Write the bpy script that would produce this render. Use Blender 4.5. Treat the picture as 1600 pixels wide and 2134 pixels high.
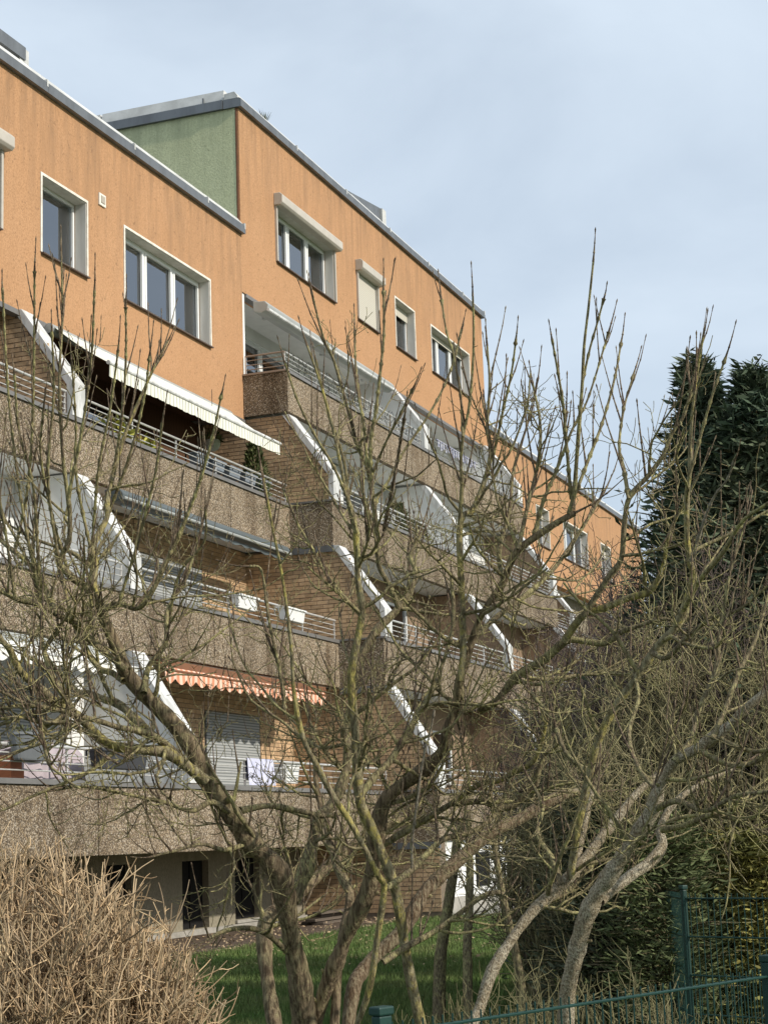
import bpy, math, random
import numpy as np
from mathutils import Vector, Matrix
for o in list(bpy.data.objects): bpy.data.objects.remove(o)
scene = bpy.context.scene
COL = scene.collection
R = math.radians
# ------------------------------------------------------------------ camera
# X runs along the facade away from the viewer, Y into the building, Z up, eye at the origin
F_PX, PITCH, ROLL, YAW = 3656.728, 0.183684461, -0.0356357493, -1.21695127
def cam_axes(p, r, y):
    cy, sy, cp, sp, cr, sr = math.cos(y), math.sin(y), math.cos(p), math.sin(p), math.cos(r), math.sin(r)
    Ry = np.array([[cy, sy, 0], [-sy, cy, 0], [0, 0, 1]]); Rp = np.array([[1, 0, 0], [0, cp, sp], [0, -sp, cp]])
    Rr = np.array([[cr, 0, sr], [0, 1, 0], [-sr, 0, cr]])
    return Rr @ Rp @ Ry
CM = cam_axes(PITCH, ROLL, YAW)
cd = bpy.data.cameras.new('camera'); cam = bpy.data.objects.new('camera', cd); COL.objects.link(cam)
cd.sensor_fit = 'HORIZONTAL'; cd.sensor_width = 36.0; cd.lens = F_PX / 1600 * 36
cd.clip_start = .1; cd.clip_end = 3000
ri, fw, up = CM[0], CM[1], CM[2]
cam.matrix_world = Matrix(((ri[0], up[0], -fw[0], 0), (ri[1], up[1], -fw[1], 0), (ri[2], up[2], -fw[2], 0), (0, 0, 0, 1)))
scene.camera = cam
GZ = -1.52          # ground level below the eye
def at(px, py, D):  # a place on the photograph's line of sight at distance D
    return CM.T @ np.array([(px - 800) / F_PX * D, D, -(py - 1067) / F_PX * D])
# ------------------------------------------------------------------ sky, sun, exposure
SUN_EL, SUN_AZ = R(31), R(-6)      # azimuth measured from the facade normal
world = bpy.data.worlds.new('World'); scene.world = world; world.use_nodes = True
wn, wl = world.node_tree.nodes, world.node_tree.links
wn.clear()
wo = wn.new('ShaderNodeOutputWorld'); wb = wn.new('ShaderNodeBackground'); sk = wn.new('ShaderNodeTexSky')
sk.sky_type = 'NISHITA'; sk.sun_disc = False; sk.sun_elevation = SUN_EL; sk.sun_rotation = math.pi - SUN_AZ
sk.air_density = 1.0; sk.dust_density = 1.6; sk.ozone_density = 1.2
wb.inputs['Strength'].default_value = 0.11
tc = wn.new('ShaderNodeTexCoord'); mp = wn.new('ShaderNodeMapping'); mp.inputs['Scale'].default_value = (1.3, 1.5, 2.6)
mp.inputs['Rotation'].default_value = (.25, .2, .5)
n1 = wn.new('ShaderNodeTexNoise'); n1.inputs['Scale'].default_value = 2.6; n1.inputs['Detail'].default_value = 7; n1.inputs['Roughness'].default_value = .5
n1.inputs['Distortion'].default_value = .35
r1 = wn.new('ShaderNodeMapRange'); r1.inputs[1].default_value = .30; r1.inputs[2].default_value = .74; r1.inputs[3].default_value = .56; r1.inputs[4].default_value = 1.0
mx = wn.new('ShaderNodeMix'); mx.data_type = 'RGBA'
mx.inputs['B'].default_value = (6.5, 7.45, 8.45, 1)     # thin veil of cloud
wl.new(tc.outputs['Generated'], mp.inputs[0]); wl.new(mp.outputs[0], n1.inputs[0]); wl.new(n1.outputs['Fac'], r1.inputs[0])
wl.new(r1.outputs[0], mx.inputs['Factor']); wl.new(sk.outputs[0], mx.inputs['A']); wl.new(mx.outputs['Result'], wb.inputs[0]); wl.new(wb.outputs[0], wo.inputs[0])
sd = bpy.data.lights.new('sun', 'SUN'); sun = bpy.data.objects.new('sun', sd); COL.objects.link(sun)
sd.energy = 3.7; sd.angle = R(1.2); sd.color = (1, .93, .82)
sdir = Vector((math.sin(SUN_AZ) * math.cos(SUN_EL), -math.cos(SUN_AZ) * math.cos(SUN_EL), math.sin(SUN_EL)))
sun.rotation_euler = sdir.to_track_quat('Z', 'Y').to_euler(); sun.location = (0, -30, 40)
scene.view_settings.view_transform = 'Standard'; scene.view_settings.look = 'None'; scene.view_settings.gamma = 1
scene.view_settings.use_curve_mapping = False; scene.view_settings.exposure = .14
scene.render.engine = 'CYCLES'; scene.cycles.transparent_max_bounces = 12; scene.cycles.max_bounces = 6
# ------------------------------------------------------------------ materials
def mat(name, col, rough=.8, var=0, scale=8, var_col=None, bump=0, bscale=60, metal=0, spec=.3, stretch=None, detail=5, lo=.4, hi=.62, rnd=0):
    m = bpy.data.materials.new(name); m.use_nodes = True
    N, L = m.node_tree.nodes, m.node_tree.links; b = N['Principled BSDF']
    b.inputs['Base Color'].default_value = (*col, 1); b.inputs['Roughness'].default_value = rough
    b.inputs['Metallic'].default_value = metal; b.inputs['Specular IOR Level'].default_value = spec
    t = N.new('ShaderNodeTexCoord'); src = t.outputs['Object']
    out = None
    if var_col is not None:
        mpn = N.new('ShaderNodeMapping'); mpn.inputs['Scale'].default_value = stretch or (1, 1, 1); L.new(src, mpn.inputs[0])
        n = N.new('ShaderNodeTexNoise'); n.inputs['Scale'].default_value = scale; n.inputs['Detail'].default_value = detail; n.inputs['Roughness'].default_value = .62
        L.new(mpn.outputs[0], n.inputs[0])
        r = N.new('ShaderNodeMapRange'); r.inputs[1].default_value = lo; r.inputs[2].default_value = hi; r.inputs[4].default_value = var; L.new(n.outputs['Fac'], r.inputs[0])
        x = N.new('ShaderNodeMix'); x.data_type = 'RGBA'; x.inputs['A'].default_value = (*col, 1); x.inputs['B'].default_value = (*var_col, 1)
        L.new(r.outputs[0], x.inputs['Factor']); out = x.outputs['Result']
    if rnd:
        oi = N.new('ShaderNodeObjectInfo'); ge = N.new('ShaderNodeNewGeometry')
        ad = N.new('ShaderNodeMath'); ad.operation = 'ADD'; L.new(oi.outputs['Random'], ad.inputs[0]); L.new(ge.outputs['Random Per Island'], ad.inputs[1])
        fr = N.new('ShaderNodeMath'); fr.operation = 'FRACT'; L.new(ad.outputs[0], fr.inputs[0])
        rr = N.new('ShaderNodeMapRange'); rr.inputs[3].default_value = 1 - rnd; rr.inputs[4].default_value = 1 + rnd; L.new(fr.outputs[0], rr.inputs[0])
        h = N.new('ShaderNodeHueSaturation'); L.new(rr.outputs[0], h.inputs['Value'])
        if out: L.new(out, h.inputs['Color'])
        else: h.inputs['Color'].default_value = (*col, 1)
        out = h.outputs[0]
    if out: L.new(out, b.inputs['Base Color'])
    if bump:
        n2 = N.new('ShaderNodeTexNoise'); n2.inputs['Scale'].default_value = bscale; n2.inputs['Detail'].default_value = 4; L.new(src, n2.inputs[0])
        bp = N.new('ShaderNodeBump'); bp.inputs['Strength'].default_value = bump; bp.inputs['Distance'].default_value = .02; L.new(n2.outputs['Fac'], bp.inputs['Height']); L.new(bp.outputs[0], b.inputs['Normal'])
    return m
def plaster(name, col, dark, light):
    """rendered wall: blotches, fine grain and long run-off streaks"""
    m = bpy.data.materials.new(name); m.use_nodes = True; N, L = m.node_tree.nodes, m.node_tree.links; b = N['Principled BSDF']
    b.inputs['Roughness'].default_value = .92; b.inputs['Specular IOR Level'].default_value = .15
    t = N.new('ShaderNodeTexCoord')
    def noise(sc, st, det=5, lo=.4, hi=.65, to=1.0):
        mpn = N.new('ShaderNodeMapping'); mpn.inputs['Scale'].default_value = st; L.new(t.outputs['Object'], mpn.inputs[0])
        n = N.new('ShaderNodeTexNoise'); n.inputs['Scale'].default_value = sc; n.inputs['Detail'].default_value = det; n.inputs['Roughness'].default_value = .65; L.new(mpn.outputs[0], n.inputs[0])
        r = N.new('ShaderNodeMapRange'); r.inputs[1].default_value = lo; r.inputs[2].default_value = hi; r.inputs[4].default_value = to; L.new(n.outputs['Fac'], r.inputs[0]); return r.outputs[0], n
    a, _ = noise(1.1, (1, 1, .8), 6, .35, .7, .75)
    s, _ = noise(4.2, (1, 1, .13), 6, .44, .72, .95)
    s2, _ = noise(13, (1, 1, .06), 4, .48, .78, .5)
    g, gn = noise(34, (1, 1, .8), 5, .44, .64, .85)
    sz = N.new('ShaderNodeSeparateXYZ'); L.new(t.outputs['Generated'], sz.inputs[0])      # run-off stains start under the roof edge
    mk = N.new('ShaderNodeMapRange'); mk.inputs[1].default_value = .30; mk.inputs[2].default_value = 1.0; mk.inputs[3].default_value = .12; mk.inputs[4].default_value = 1.0; L.new(sz.outputs[2], mk.inputs[0])
    def times(x):
        mm = N.new('ShaderNodeMath'); mm.operation = 'MULTIPLY'; L.new(x, mm.inputs[0]); L.new(mk.outputs[0], mm.inputs[1]); return mm.outputs[0]
    s, s2 = times(s), times(s2)
    sp, _ = noise(17, (1, 1, .7), 4, .60, .70, .5)
    def mix(fac, A, B):
        x = N.new('ShaderNodeMix'); x.data_type = 'RGBA'; L.new(fac, x.inputs['Factor'])
        if isinstance(A, tuple): x.inputs['A'].default_value = (*A, 1)
        else: L.new(A, x.inputs['A'])
        x.inputs['B'].default_value = (*B, 1); return x.outputs['Result']
    c = mix(a, col, light); c = mix(s, c, dark); c = mix(s2, c, dark); c = mix(g, c, tuple(v * .76 for v in col)); c = mix(sp, c, tuple(v * .6 for v in dark))
    L.new(c, b.inputs['Base Color'])
    bp = N.new('ShaderNodeBump'); bp.inputs['Strength'].default_value = .5; bp.inputs['Distance'].default_value = .02; L.new(gn.outputs['Fac'], bp.inputs['Height']); L.new(bp.outputs[0], b.inputs['Normal'])
    return m
def aggregate(name):
    m = bpy.data.materials.new(name); m.use_nodes = True; N, L = m.node_tree.nodes, m.node_tree.links; b = N['Principled BSDF']
    b.inputs['Roughness'].default_value = .85; b.inputs['Specular IOR Level'].default_value = .2
    t = N.new('ShaderNodeTexCoord')
    v = N.new('ShaderNodeTexVoronoi'); v.inputs['Scale'].default_value = 52; v.inputs['Randomness'].default_value = 1; L.new(t.outputs['Object'], v.inputs[0])
    sx = N.new('ShaderNodeSeparateColor'); L.new(v.outputs['Color'], sx.inputs[0])
    cr = N.new('ShaderNodeValToRGB'); L.new(sx.outputs[0], cr.inputs[0]); e = cr.color_ramp.elements
    e[0].position = 0; e[0].color = (.12, .092, .066, 1); e[1].position = 1; e[1].color = (.55, .48, .385, 1)
    for p, c in ((.22, (.185, .142, .097, 1)), (.42, (.285, .215, .135, 1)), (.62, (.39, .30, .20, 1)), (.82, (.455, .38, .285, 1))):
        q = cr.color_ramp.elements.new(p); q.color = c
    dm = N.new('ShaderNodeMapRange'); dm.inputs[1].default_value = .012; dm.inputs[2].default_value = .028; dm.inputs[3].default_value = 1.0; dm.inputs[4].default_value = .0; L.new(v.outputs['Distance'], dm.inputs[0])
    vd = N.new('ShaderNodeMapRange'); vd.inputs[1].default_value = .35; vd.inputs[2].default_value = .75; vd.inputs[4].default_value = .75; L.new(v.outputs['Distance'], vd.inputs[0])
    x = N.new('ShaderNodeMix'); x.data_type = 'RGBA'; L.new(vd.outputs[0], x.inputs['Factor']); L.new(cr.outputs[0], x.inputs['A']); x.inputs['B'].default_value = (.06, .045, .032, 1)
    mp_ = N.new('ShaderNodeMapping'); mp_.inputs['Scale'].default_value = (1, 1, .14); L.new(t.outputs['Object'], mp_.inputs[0])
    n = N.new('ShaderNodeTexNoise'); n.inputs['Scale'].default_value = 2.6; n.inputs['Detail'].default_value = 6; L.new(mp_.outputs[0], n.inputs[0])
    r = N.new('ShaderNodeMapRange'); r.inputs[1].default_value = .47; r.inputs[2].default_value = .70; r.inputs[4].default_value = .75; L.new(n.outputs['Fac'], r.inputs[0])
    y = N.new('ShaderNodeMix'); y.data_type = 'RGBA'; y.blend_type = 'MULTIPLY'; L.new(r.outputs[0], y.inputs['Factor']); L.new(x.outputs['Result'], y.inputs['A']); y.inputs['B'].default_value = (.42, .36, .30, 1)
    n4 = N.new('ShaderNodeTexNoise'); n4.inputs['Scale'].default_value = .9; n4.inputs['Detail'].default_value = 4; L.new(t.outputs['Object'], n4.inputs[0])
    oi = N.new('ShaderNodeObjectInfo'); ad = N.new('ShaderNodeMath'); ad.operation = 'MULTIPLY_ADD'; L.new(oi.outputs['Random'], ad.inputs[0]); ad.inputs[1].default_value = .22; L.new(n4.outputs['Fac'], ad.inputs[2])
    rv = N.new('ShaderNodeMapRange'); rv.inputs[1].default_value = .3; rv.inputs[2].default_value = .95; rv.inputs[3].default_value = .78; rv.inputs[4].default_value = 1.22; L.new(ad.outputs[0], rv.inputs[0])
    hs = N.new('ShaderNodeHueSaturation'); L.new(rv.outputs[0], hs.inputs['Value']); L.new(y.outputs['Result'], hs.inputs['Color'])
    L.new(hs.outputs[0], b.inputs['Base Color'])
    bp = N.new('ShaderNodeBump'); bp.inputs['Strength'].default_value = .8; bp.inputs['Distance'].default_value = .012; bp.invert = True; L.new(v.outputs['Distance'], bp.inputs['Height']); L.new(bp.outputs[0], b.inputs['Normal'])
    return m
def bark(name, base, lichen, dark, lamt=.8, scale=14, fz=.3):
    m = bpy.data.materials.new(name); m.use_nodes = True; N, L = m.node_tree.nodes, m.node_tree.links; b = N['Principled BSDF']
    b.inputs['Roughness'].default_value = .9; b.inputs['Specular IOR Level'].default_value = .15
    t = N.new('ShaderNodeTexCoord')
    def noise(sc, lo, hi, to, st=(1, 1, 1)):
        mpn = N.new('ShaderNodeMapping'); mpn.inputs['Scale'].default_value = st; L.new(t.outputs['Object'], mpn.inputs[0])
        n = N.new('ShaderNodeTexNoise'); n.inputs['Scale'].default_value = sc; n.inputs['Detail'].default_value = 5; n.inputs['Roughness'].default_value = .65; L.new(mpn.outputs[0], n.inputs[0])
        r = N.new('ShaderNodeMapRange'); r.inputs[1].default_value = lo; r.inputs[2].default_value = hi; r.inputs[4].default_value = to; L.new(n.outputs['Fac'], r.inputs[0]); return r.outputs[0], n
    a, _ = noise(scale * .35, .50, .60, lamt); f, fn = noise(scale * 6, .44, .60, .9, (1, 1, fz)); l2, _ = noise(scale * 2.4, .52, .60, lamt)
    c = None
    for fac, col in ((a, lichen), (l2, lichen), (f, dark)):
        x = N.new('ShaderNodeMix'); x.data_type = 'RGBA'; L.new(fac, x.inputs['Factor'])
        if c is None: x.inputs['A'].default_value = (*base, 1)
        else: L.new(c, x.inputs['A'])
        x.inputs['B'].default_value = (*col, 1); c = x.outputs['Result']
    L.new(c, b.inputs['Base Color'])
    bp = N.new('ShaderNodeBump'); bp.inputs['Strength'].default_value = 1; bp.inputs['Distance'].default_value = .03; L.new(fn.outputs['Fac'], bp.inputs['Height']); L.new(bp.outputs[0], b.inputs['Normal'])
    return m
def glass_mat():
    m = bpy.data.materials.new('window glass'); m.use_nodes = True; N, L = m.node_tree.nodes, m.node_tree.links; N.clear()
    o = N.new('ShaderNodeOutputMaterial'); g = N.new('ShaderNodeBsdfGlossy'); g.inputs['Roughness'].default_value = .01; g.inputs['Color'].default_value = (.95, .97, 1, 1)
    t = N.new('ShaderNodeBsdfTransparent'); t.inputs['Color'].default_value = (.66, .72, .73, 1); fr = N.new('ShaderNodeFresnel'); fr.inputs[0].default_value = 3.3
    x = N.new('ShaderNodeMixShader'); L.new(fr.outputs[0], x.inputs[0]); L.new(t.outputs[0], x.inputs[1]); L.new(g.outputs[0], x.inputs[2]); L.new(x.outputs[0], o.inputs[0]); return m
def stripes(name, c1, c2, per, axis=0, duty=.5, soft=.03):
    m = bpy.data.materials.new(name); m.use_nodes = True; N, L = m.node_tree.nodes, m.node_tree.links; b = N['Principled BSDF']; b.inputs['Roughness'].default_value = .85
    b.inputs['Specular IOR Level'].default_value = .1
    t = N.new('ShaderNodeTexCoord'); s = N.new('ShaderNodeSeparateXYZ'); L.new(t.outputs['Object'], s.inputs[0])
    mm = N.new('ShaderNodeMath'); mm.operation = 'DIVIDE'; L.new(s.outputs[axis], mm.inputs[0]); mm.inputs[1].default_value = per
    fr = N.new('ShaderNodeMath'); fr.operation = 'FRACT'; L.new(mm.outputs[0], fr.inputs[0])
    cr = N.new('ShaderNodeMapRange'); cr.inputs[1].default_value = duty - soft; cr.inputs[2].default_value = duty + soft; L.new(fr.outputs[0], cr.inputs[0])
    x = N.new('ShaderNodeMix'); x.data_type = 'RGBA'; x.inputs['A'].default_value = (*c1, 1); x.inputs['B'].default_value = (*c2, 1); L.new(cr.outputs[0], x.inputs['Factor']); L.new(x.outputs['Result'], b.inputs['Base Color'])
    return m
M = dict(
 orange=plaster('orange render', (.475, .268, .140), (.225, .145, .09), (.515, .30, .165)),
 green=plaster('green render', (.57, .59, .36), (.37, .39, .245), (.63, .65, .42)),
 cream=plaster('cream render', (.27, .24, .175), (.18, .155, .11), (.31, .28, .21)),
 agg=aggregate('exposed aggregate concrete'),
 white=mat('white paint', (.78, .78, .76), .6, .5, 3, (.62, .61, .58), spec=.3),
 wall_white=mat('white wall paint', (.74, .74, .72), .85, .5, 2, (.60, .60, .58), .1, 80, stretch=(1, 1, .3)),
 capwhite=mat('white cap sheet', (.68, .68, .67), .5, .8, 5, (.40, .40, .38), stretch=(1.5, 1, .35)),
 zinc=mat('zinc fascia', (.19, .20, .21), .45, .6, 3, (.12, .125, .13), metal=.5, stretch=(1, 1, .3)),
 alu=mat('light metal edge', (.62, .62, .60), .5, .7, 2.2, (.42, .42, .40), metal=.0),
 greymetal=mat('grey cap metal', (.21, .20, .19), .5, .5, 3, (.14, .135, .13), metal=.3),
 rail=mat('steel rail', (.62, .61, .59), .4, .6, 20, (.42, .41, .39), metal=.3),
 railbrown=mat('brown rail', (.30, .23, .18), .5, .4, 10, (.22, .17, .13)),
 frame=mat('white window frame', (.78, .79, .78), .4, .3, 5, (.68, .69, .68)),
 revealm=mat('window reveal', (.60, .58, .54), .85, .6, 5, (.46, .44, .40), stretch=(1, 1, .2)),
 trim=mat('pale window trim', (.78, .74, .66), .7, .6, 7, (.52, .47, .40)),
 box=mat('shutter box', (.50, .46, .40), .5, .5, 4, (.40, .37, .32)),
 shutter=stripes('roller shutter', (.52, .49, .42), (.38, .36, .31), .05, 2, .85, .05),
 sill=mat('sill metal', (.10, .075, .06), .5, .4, 8, (.07, .055, .045)),
 glass=glass_mat(),
 room=mat('room wall', (.55, .54, .52), .9, .5, 2, (.22, .21, .2)),
 darkroom=mat('dark cellar', (.008, .0075, .007), .9),
 curtain=mat('net curtain', (.72, .73, .74), .9, .5, 6, (.58, .59, .6)),
 blind=stripes('slatted blind', (.36, .37, .36), (.17, .18, .18), .05, 2, .6, .1),
 mortar=mat('mortar', (.20, .155, .11), .95, .5, 20, (.14, .11, .08), .3, 90),
 brick=mat('buff brick', (.53, .37, .225), .9, .8, 9, (.43, .28, .155), .4, 120, rnd=.20),
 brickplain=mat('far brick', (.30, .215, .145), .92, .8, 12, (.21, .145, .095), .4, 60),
 wood=stripes('dark wood boards', (.10, .052, .03), (.055, .03, .018), .12, 0, .9, .05),
 brown=mat('brown pipe', (.22, .095, .045), .6, .6, 4, (.14, .07, .04)),
 aw_cloth=stripes('awning stripe cloth', (.76, .75, .66), (.42, .43, .37), .115, 0, .72, .06),
 aw_orange=stripes('orange awning cloth', (.80, .54, .42), (.62, .27, .16), .18, 0, .5, .08),
 aw_white=mat('white awning cloth', (.80, .79, .74), .9, .4, 5, (.68, .67, .62)),
 aw_box=mat('awning cassette', (.40, .41, .39), .45, .4, 3, (.30, .31, .30), metal=.2),
 aw_dark=mat('dark awning cassette', (.12, .14, .145), .45, .4, 3, (.09, .10, .10), metal=.2),
 pot_grey=mat('grey planter', (.155, .165, .175), .6, .3, 8, (.11, .118, .125)),
 pot_dark=mat('dark planter', (.05, .05, .055), .6, .3, 8, (.035, .035, .04)),
 pot_white=mat('white planter', (.76, .76, .75), .5, .3, 8, (.62, .62, .6)),
 pot_blue=mat('blue grey planter', (.22, .25, .29), .6, .3, 8, (.16, .18, .21)),
 soil=mat('soil', (.085, .06, .042), .95, .9, 9, (.14, .10, .07), .8, 40),
 cloth=mat('mauve cover', (.42, .36, .38), .9, .6, 5, (.32, .27, .29)),
 towel=mat('lilac towel', (.60, .60, .72), .9, .6, 14, (.40, .42, .62)),
 concrete=mat('plinth concrete', (.36, .34, .30), .9, .7, 6, (.24, .23, .2), .3, 50),
 plank=mat('weathered plank', (.14, .11, .085), .9, .7, 6, (.08, .065, .05), stretch=(.3, 3, 3)),
 fence=mat('green fence coat', (.010, .037, .030), .5, .5, 14, (.017, .055, .045), spec=.3),
 bark=bark('lichen bark', (.31, .255, .155), (.50, .455, .215), (.115, .088, .055), .75),
 bark_yellow=bark('mossy bark', (.35, .305, .185), (.50, .42, .12), (.14, .112, .068), .75, 9),
 trunkbark=bark('furrowed bark', (.27, .205, .13), (.42, .365, .20), (.085, .060, .038), .5, 9, .12),
 bark_red=bark('flaking bark', (.26, .20, .13), (.37, .315, .20), (.10, .062, .036), .6, 10),
 bark_mottle=bark('mottled bark', (.56, .46, .31), (.78, .69, .52), (.19, .145, .095), .85, 24, .6),
 twig=bark('twig bark', (.33, .28, .155), (.50, .46, .20), (.15, .118, .07), .75, 9),
 shoot=bark('young shoot bark', (.255, .19, .13), (.36, .295, .19), (.09, .06, .045), .55, 12),
 pale=bark('pale dead twig', (.34, .29, .22), (.44, .40, .32), (.2, .16, .12), .6, 12),
 hedge=mat('hedge twigs', (.32, .235, .14), .9, .8, 6, (.48, .36, .235), rnd=.5),
 hedge2=mat('hedge tips', (.37, .25, .14), .9, .8, 9, (.50, .39, .24), rnd=.55),
 thicket=mat('thicket twigs', (.20, .17, .095), .9, .8, 3, (.29, .265, .13), rnd=.45),
 sprig=mat('olive sprigs', (.15, .135, .065), .9, .8, 5, (.22, .20, .105), rnd=.4),
 thicket2=mat('purple thicket twigs', (.10, .074, .066), .9, .8, 3, (.15, .118, .095), rnd=.4),
 conifer=mat('conifer foliage', (.050, .076, .044), .8, .9, 1.6, (.092, .105, .058), rnd=.55),
 goldfol=mat('golden foliage', (.25, .215, .055), .85, .9, 3.5, (.13, .135, .045), rnd=.45),
 olivefol=mat('olive foliage', (.12, .14, .055), .85, .8, 2.5, (.075, .095, .04), rnd=.4),
 darkleaf=mat('dark evergreen leaf', (.045, .058, .03), .6, .8, 3, (.08, .088, .045), rnd=.5),
 yellowleaf=mat('yellow leaf', (.46, .44, .09), .7, .7, 8, (.26, .30, .06), rnd=.3),
 potleaf=mat('pot plant leaf', (.10, .12, .05), .8, .7, 8, (.16, .13, .06), rnd=.4),
 lawn=mat('lawn soil', (.050, .085, .022), .95, .8, 3, (.07, .10, .03), .5, 30),
 grass=mat('grass blade', (.085, .145, .032), .75, .9, 1.3, (.14, .165, .055), rnd=.4),
 string=mat('black cable', (.02, .02, .02), .6), clay=mat('terracotta', (.36, .13, .06), .8, .5, 8, (.28, .1, .05)),
 bluecloth=mat('blue fringe cloth', (.16, .17, .27), .9, .9, 18, (.55, .55, .58)),
 plate=mat('vent plate', (.74, .70, .62), .6), plateg=mat('vent grille', (.4, .36, .3), .6),
)
# ------------------------------------------------------------------ object helpers
def link(name, me, m, parent=None):
    o = bpy.data.objects.new(name, me); COL.objects.link(o)
    if m is not None and not me.materials: me.materials.append(M[m] if isinstance(m, str) else m)
    if parent is not None: o.parent = parent
    return o
class MB:
    def __init__(s): s.v = []; s.f = []
    def add(s, vs, fs):
        b = len(s.v); s.v += [tuple(v) for v in vs]; s.f += [tuple(i + b for i in f) for f in fs]; return s
    def box(s, x0, x1, y0, y1, z0, z1):
        v = [(x, y, z) for z in (z0, z1) for y in (y0, y1) for x in (x0, x1)]
        return s.add(v, [(0, 2, 3, 1), (4, 5, 7, 6), (0, 1, 5, 4), (2, 6, 7, 3), (0, 4, 6, 2), (1, 3, 7, 5)])
    def quad(s, a, b, c, d): return s.add([a, b, c, d], [(0, 1, 2, 3)])
    def prism(s, poly, x0, x1):            # polygon in (y, z) pushed along x
        n = len(poly); v = [(x0, y, z) for y, z in poly] + [(x1, y, z) for y, z in poly]
        return s.add(v, [tuple(range(n)), tuple(range(2 * n - 1, n - 1, -1))] + [(i, i + n, (i + 1) % n + n, (i + 1) % n) for i in range(n)])
    def prismy(s, poly, y0, y1):           # polygon in (x, z) pushed along y
        n = len(poly); v = [(x, y0, z) for x, z in poly] + [(x, y1, z) for x, z in poly]
        return s.add(v, [tuple(range(n)), tuple(range(2 * n - 1, n - 1, -1))] + [(i, i + n, (i + 1) % n + n, (i + 1) % n) for i in range(n)])
    def bar(s, a, b, w, h=None):           # square bar between two points
        h = h or w; a, b = Vector(a), Vector(b); d = (b - a).normalized()
        u = d.cross(Vector((0, 0, 1))); u = Vector((1, 0, 0)) if u.length < 1e-3 else u.normalized(); t = u.cross(d)
        v = [p + u * sx * w / 2 + t * sy * h / 2 for p in (a, b) for sx, sy in ((-1, -1), (1, -1), (1, 1), (-1, 1))]
        return s.add(v, [(3, 2, 1, 0), (4, 5, 6, 7)] + [(i, (i + 1) % 4, (i + 1) % 4 + 4, i + 4) for i in range(4)])
    def tube(s, a, b, r, n=8, r2=None):
        a, b = Vector(a), Vector(b); d = (b - a).normalized(); u = d.orthogonal().normalized(); t = d.cross(u); r2 = r if r2 is None else r2
        v = [p + (u * math.cos(2 * math.pi * i / n) + t * math.sin(2 * math.pi * i / n)) * rr for p, rr in ((a, r), (b, r2)) for i in range(n)]
        return s.add(v, [tuple(range(n - 1, -1, -1)), tuple(range(n, 2 * n))] + [(i, (i + 1) % n, (i + 1) % n + n, i + n) for i in range(n)])
    def mesh(s, name, smooth=False):
        me = bpy.data.meshes.new(name); me.from_pydata(s.v, [], s.f); me.update()
        if smooth: me.polygons.foreach_set('use_smooth', [True] * len(me.polygons))
        return me
    def build(s, name, m, parent=None, smooth=False, bevel=0):
        o = link(name, s.mesh(name, smooth), m, parent)
        if bevel:
            b = o.modifiers.new('bevel', 'BEVEL'); b.width = bevel; b.segments = 2; b.limit_method = 'ANGLE'
        return o
def tag(o, label=None, cat=None, group=None, kind=None):
    if label: o['label'] = label
    if cat: o['category'] = cat
    if group: o['group'] = group
    if kind: o['kind'] = kind
    return o
def empty(name, loc=(0, 0, 0)):
    o = bpy.data.objects.new(name, None); o.location = loc; o.empty_display_size = .2; COL.objects.link(o); return o
def np_mesh(name, V, Fq, smooth=True):
    """fast mesh from vertex array and an (n,3) or (n,4) face array"""
    me = bpy.data.meshes.new(name); k = Fq.shape[1]; nf = len(Fq)
    me.vertices.add(len(V)); me.vertices.foreach_set('co', np.ascontiguousarray(V, dtype=np.float32).ravel())
    me.loops.add(nf * k); me.loops.foreach_set('vertex_index', np.ascontiguousarray(Fq, dtype=np.int32).ravel())
    me.polygons.add(nf); me.polygons.foreach_set('loop_start', np.arange(0, nf * k, k, dtype=np.int32))
    me.polygons.foreach_set('use_smooth', np.full(nf, smooth)); me.update(calc_edges=True); return me
# ================================================================== SETTING
g = MB(); g.quad((-600, -600, GZ), (900, -600, GZ), (900, 900, GZ), (-600, 900, GZ)); ground = g.build('ground', 'lawn'); tag(ground, kind='structure')
g = MB()   # bare soil along the wall, an uneven edge to the lawn
rs = random.Random(5); xs = [14 + .25 * i for i in range(75)]
top = [(x, 11.35 + rs.uniform(-.10, .10) + .08 * math.sin(x * 1.7), GZ + .008) for x in xs]
for i in range(len(xs) - 1): g.quad(top[i], top[i + 1], (xs[i + 1], 13.7, GZ + .02), (xs[i], 13.7, GZ + .02))
soil = g.build('soil_strip', 'soil'); tag(soil, kind='structure')
g = MB(); g.box(32.3, 52, 10.1, 10.9, GZ + .004, GZ + .05); tag(g.build('path', 'concrete'), kind='structure')
# ================================================================== APARTMENT BUILDING
BLD = empty('apartment_building', (32, 14.8, GZ))
tag(BLD, 'terraced orange apartment building with brick and pebble concrete balconies stepping outwards', 'building')
BLD_inv = Matrix.Translation((-32, -14.8, -GZ))
def P(o):            # make a part a child without moving it
    o.parent = BLD; o.matrix_parent_inverse = BLD_inv; return o
Y0 = 14.80
XL, XM, XR = 12.0, 32.0, 49.15
ZA, ZB = 12.57, 15.40            # underside of roof edging
YF = {('A', 3): 13.83, ('A', 2): 12.85, ('A', 1): 11.87, ('B', 4): 13.80, ('B', 3): 12.90, ('B', 2): 11.90, ('B', 1): 10.92,
      ('C', 3): 14.62, ('C', 2): 13.65, ('C', 1): 12.68}
PT = {4: 9.50, 3: 6.69, 2: 3.86, 1: .88}; PB = {4: 8.61, 3: 5.77, 2: 2.92, 1: -.10}; CE = {4: 11.34, 3: 8.57, 2: 5.77, 1: 2.92, 0: -.10}
SPAN = {'A': (XL, XM - .03), 'B': (XM, XR), 'C': (XR + .05, 74.0)}
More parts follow.
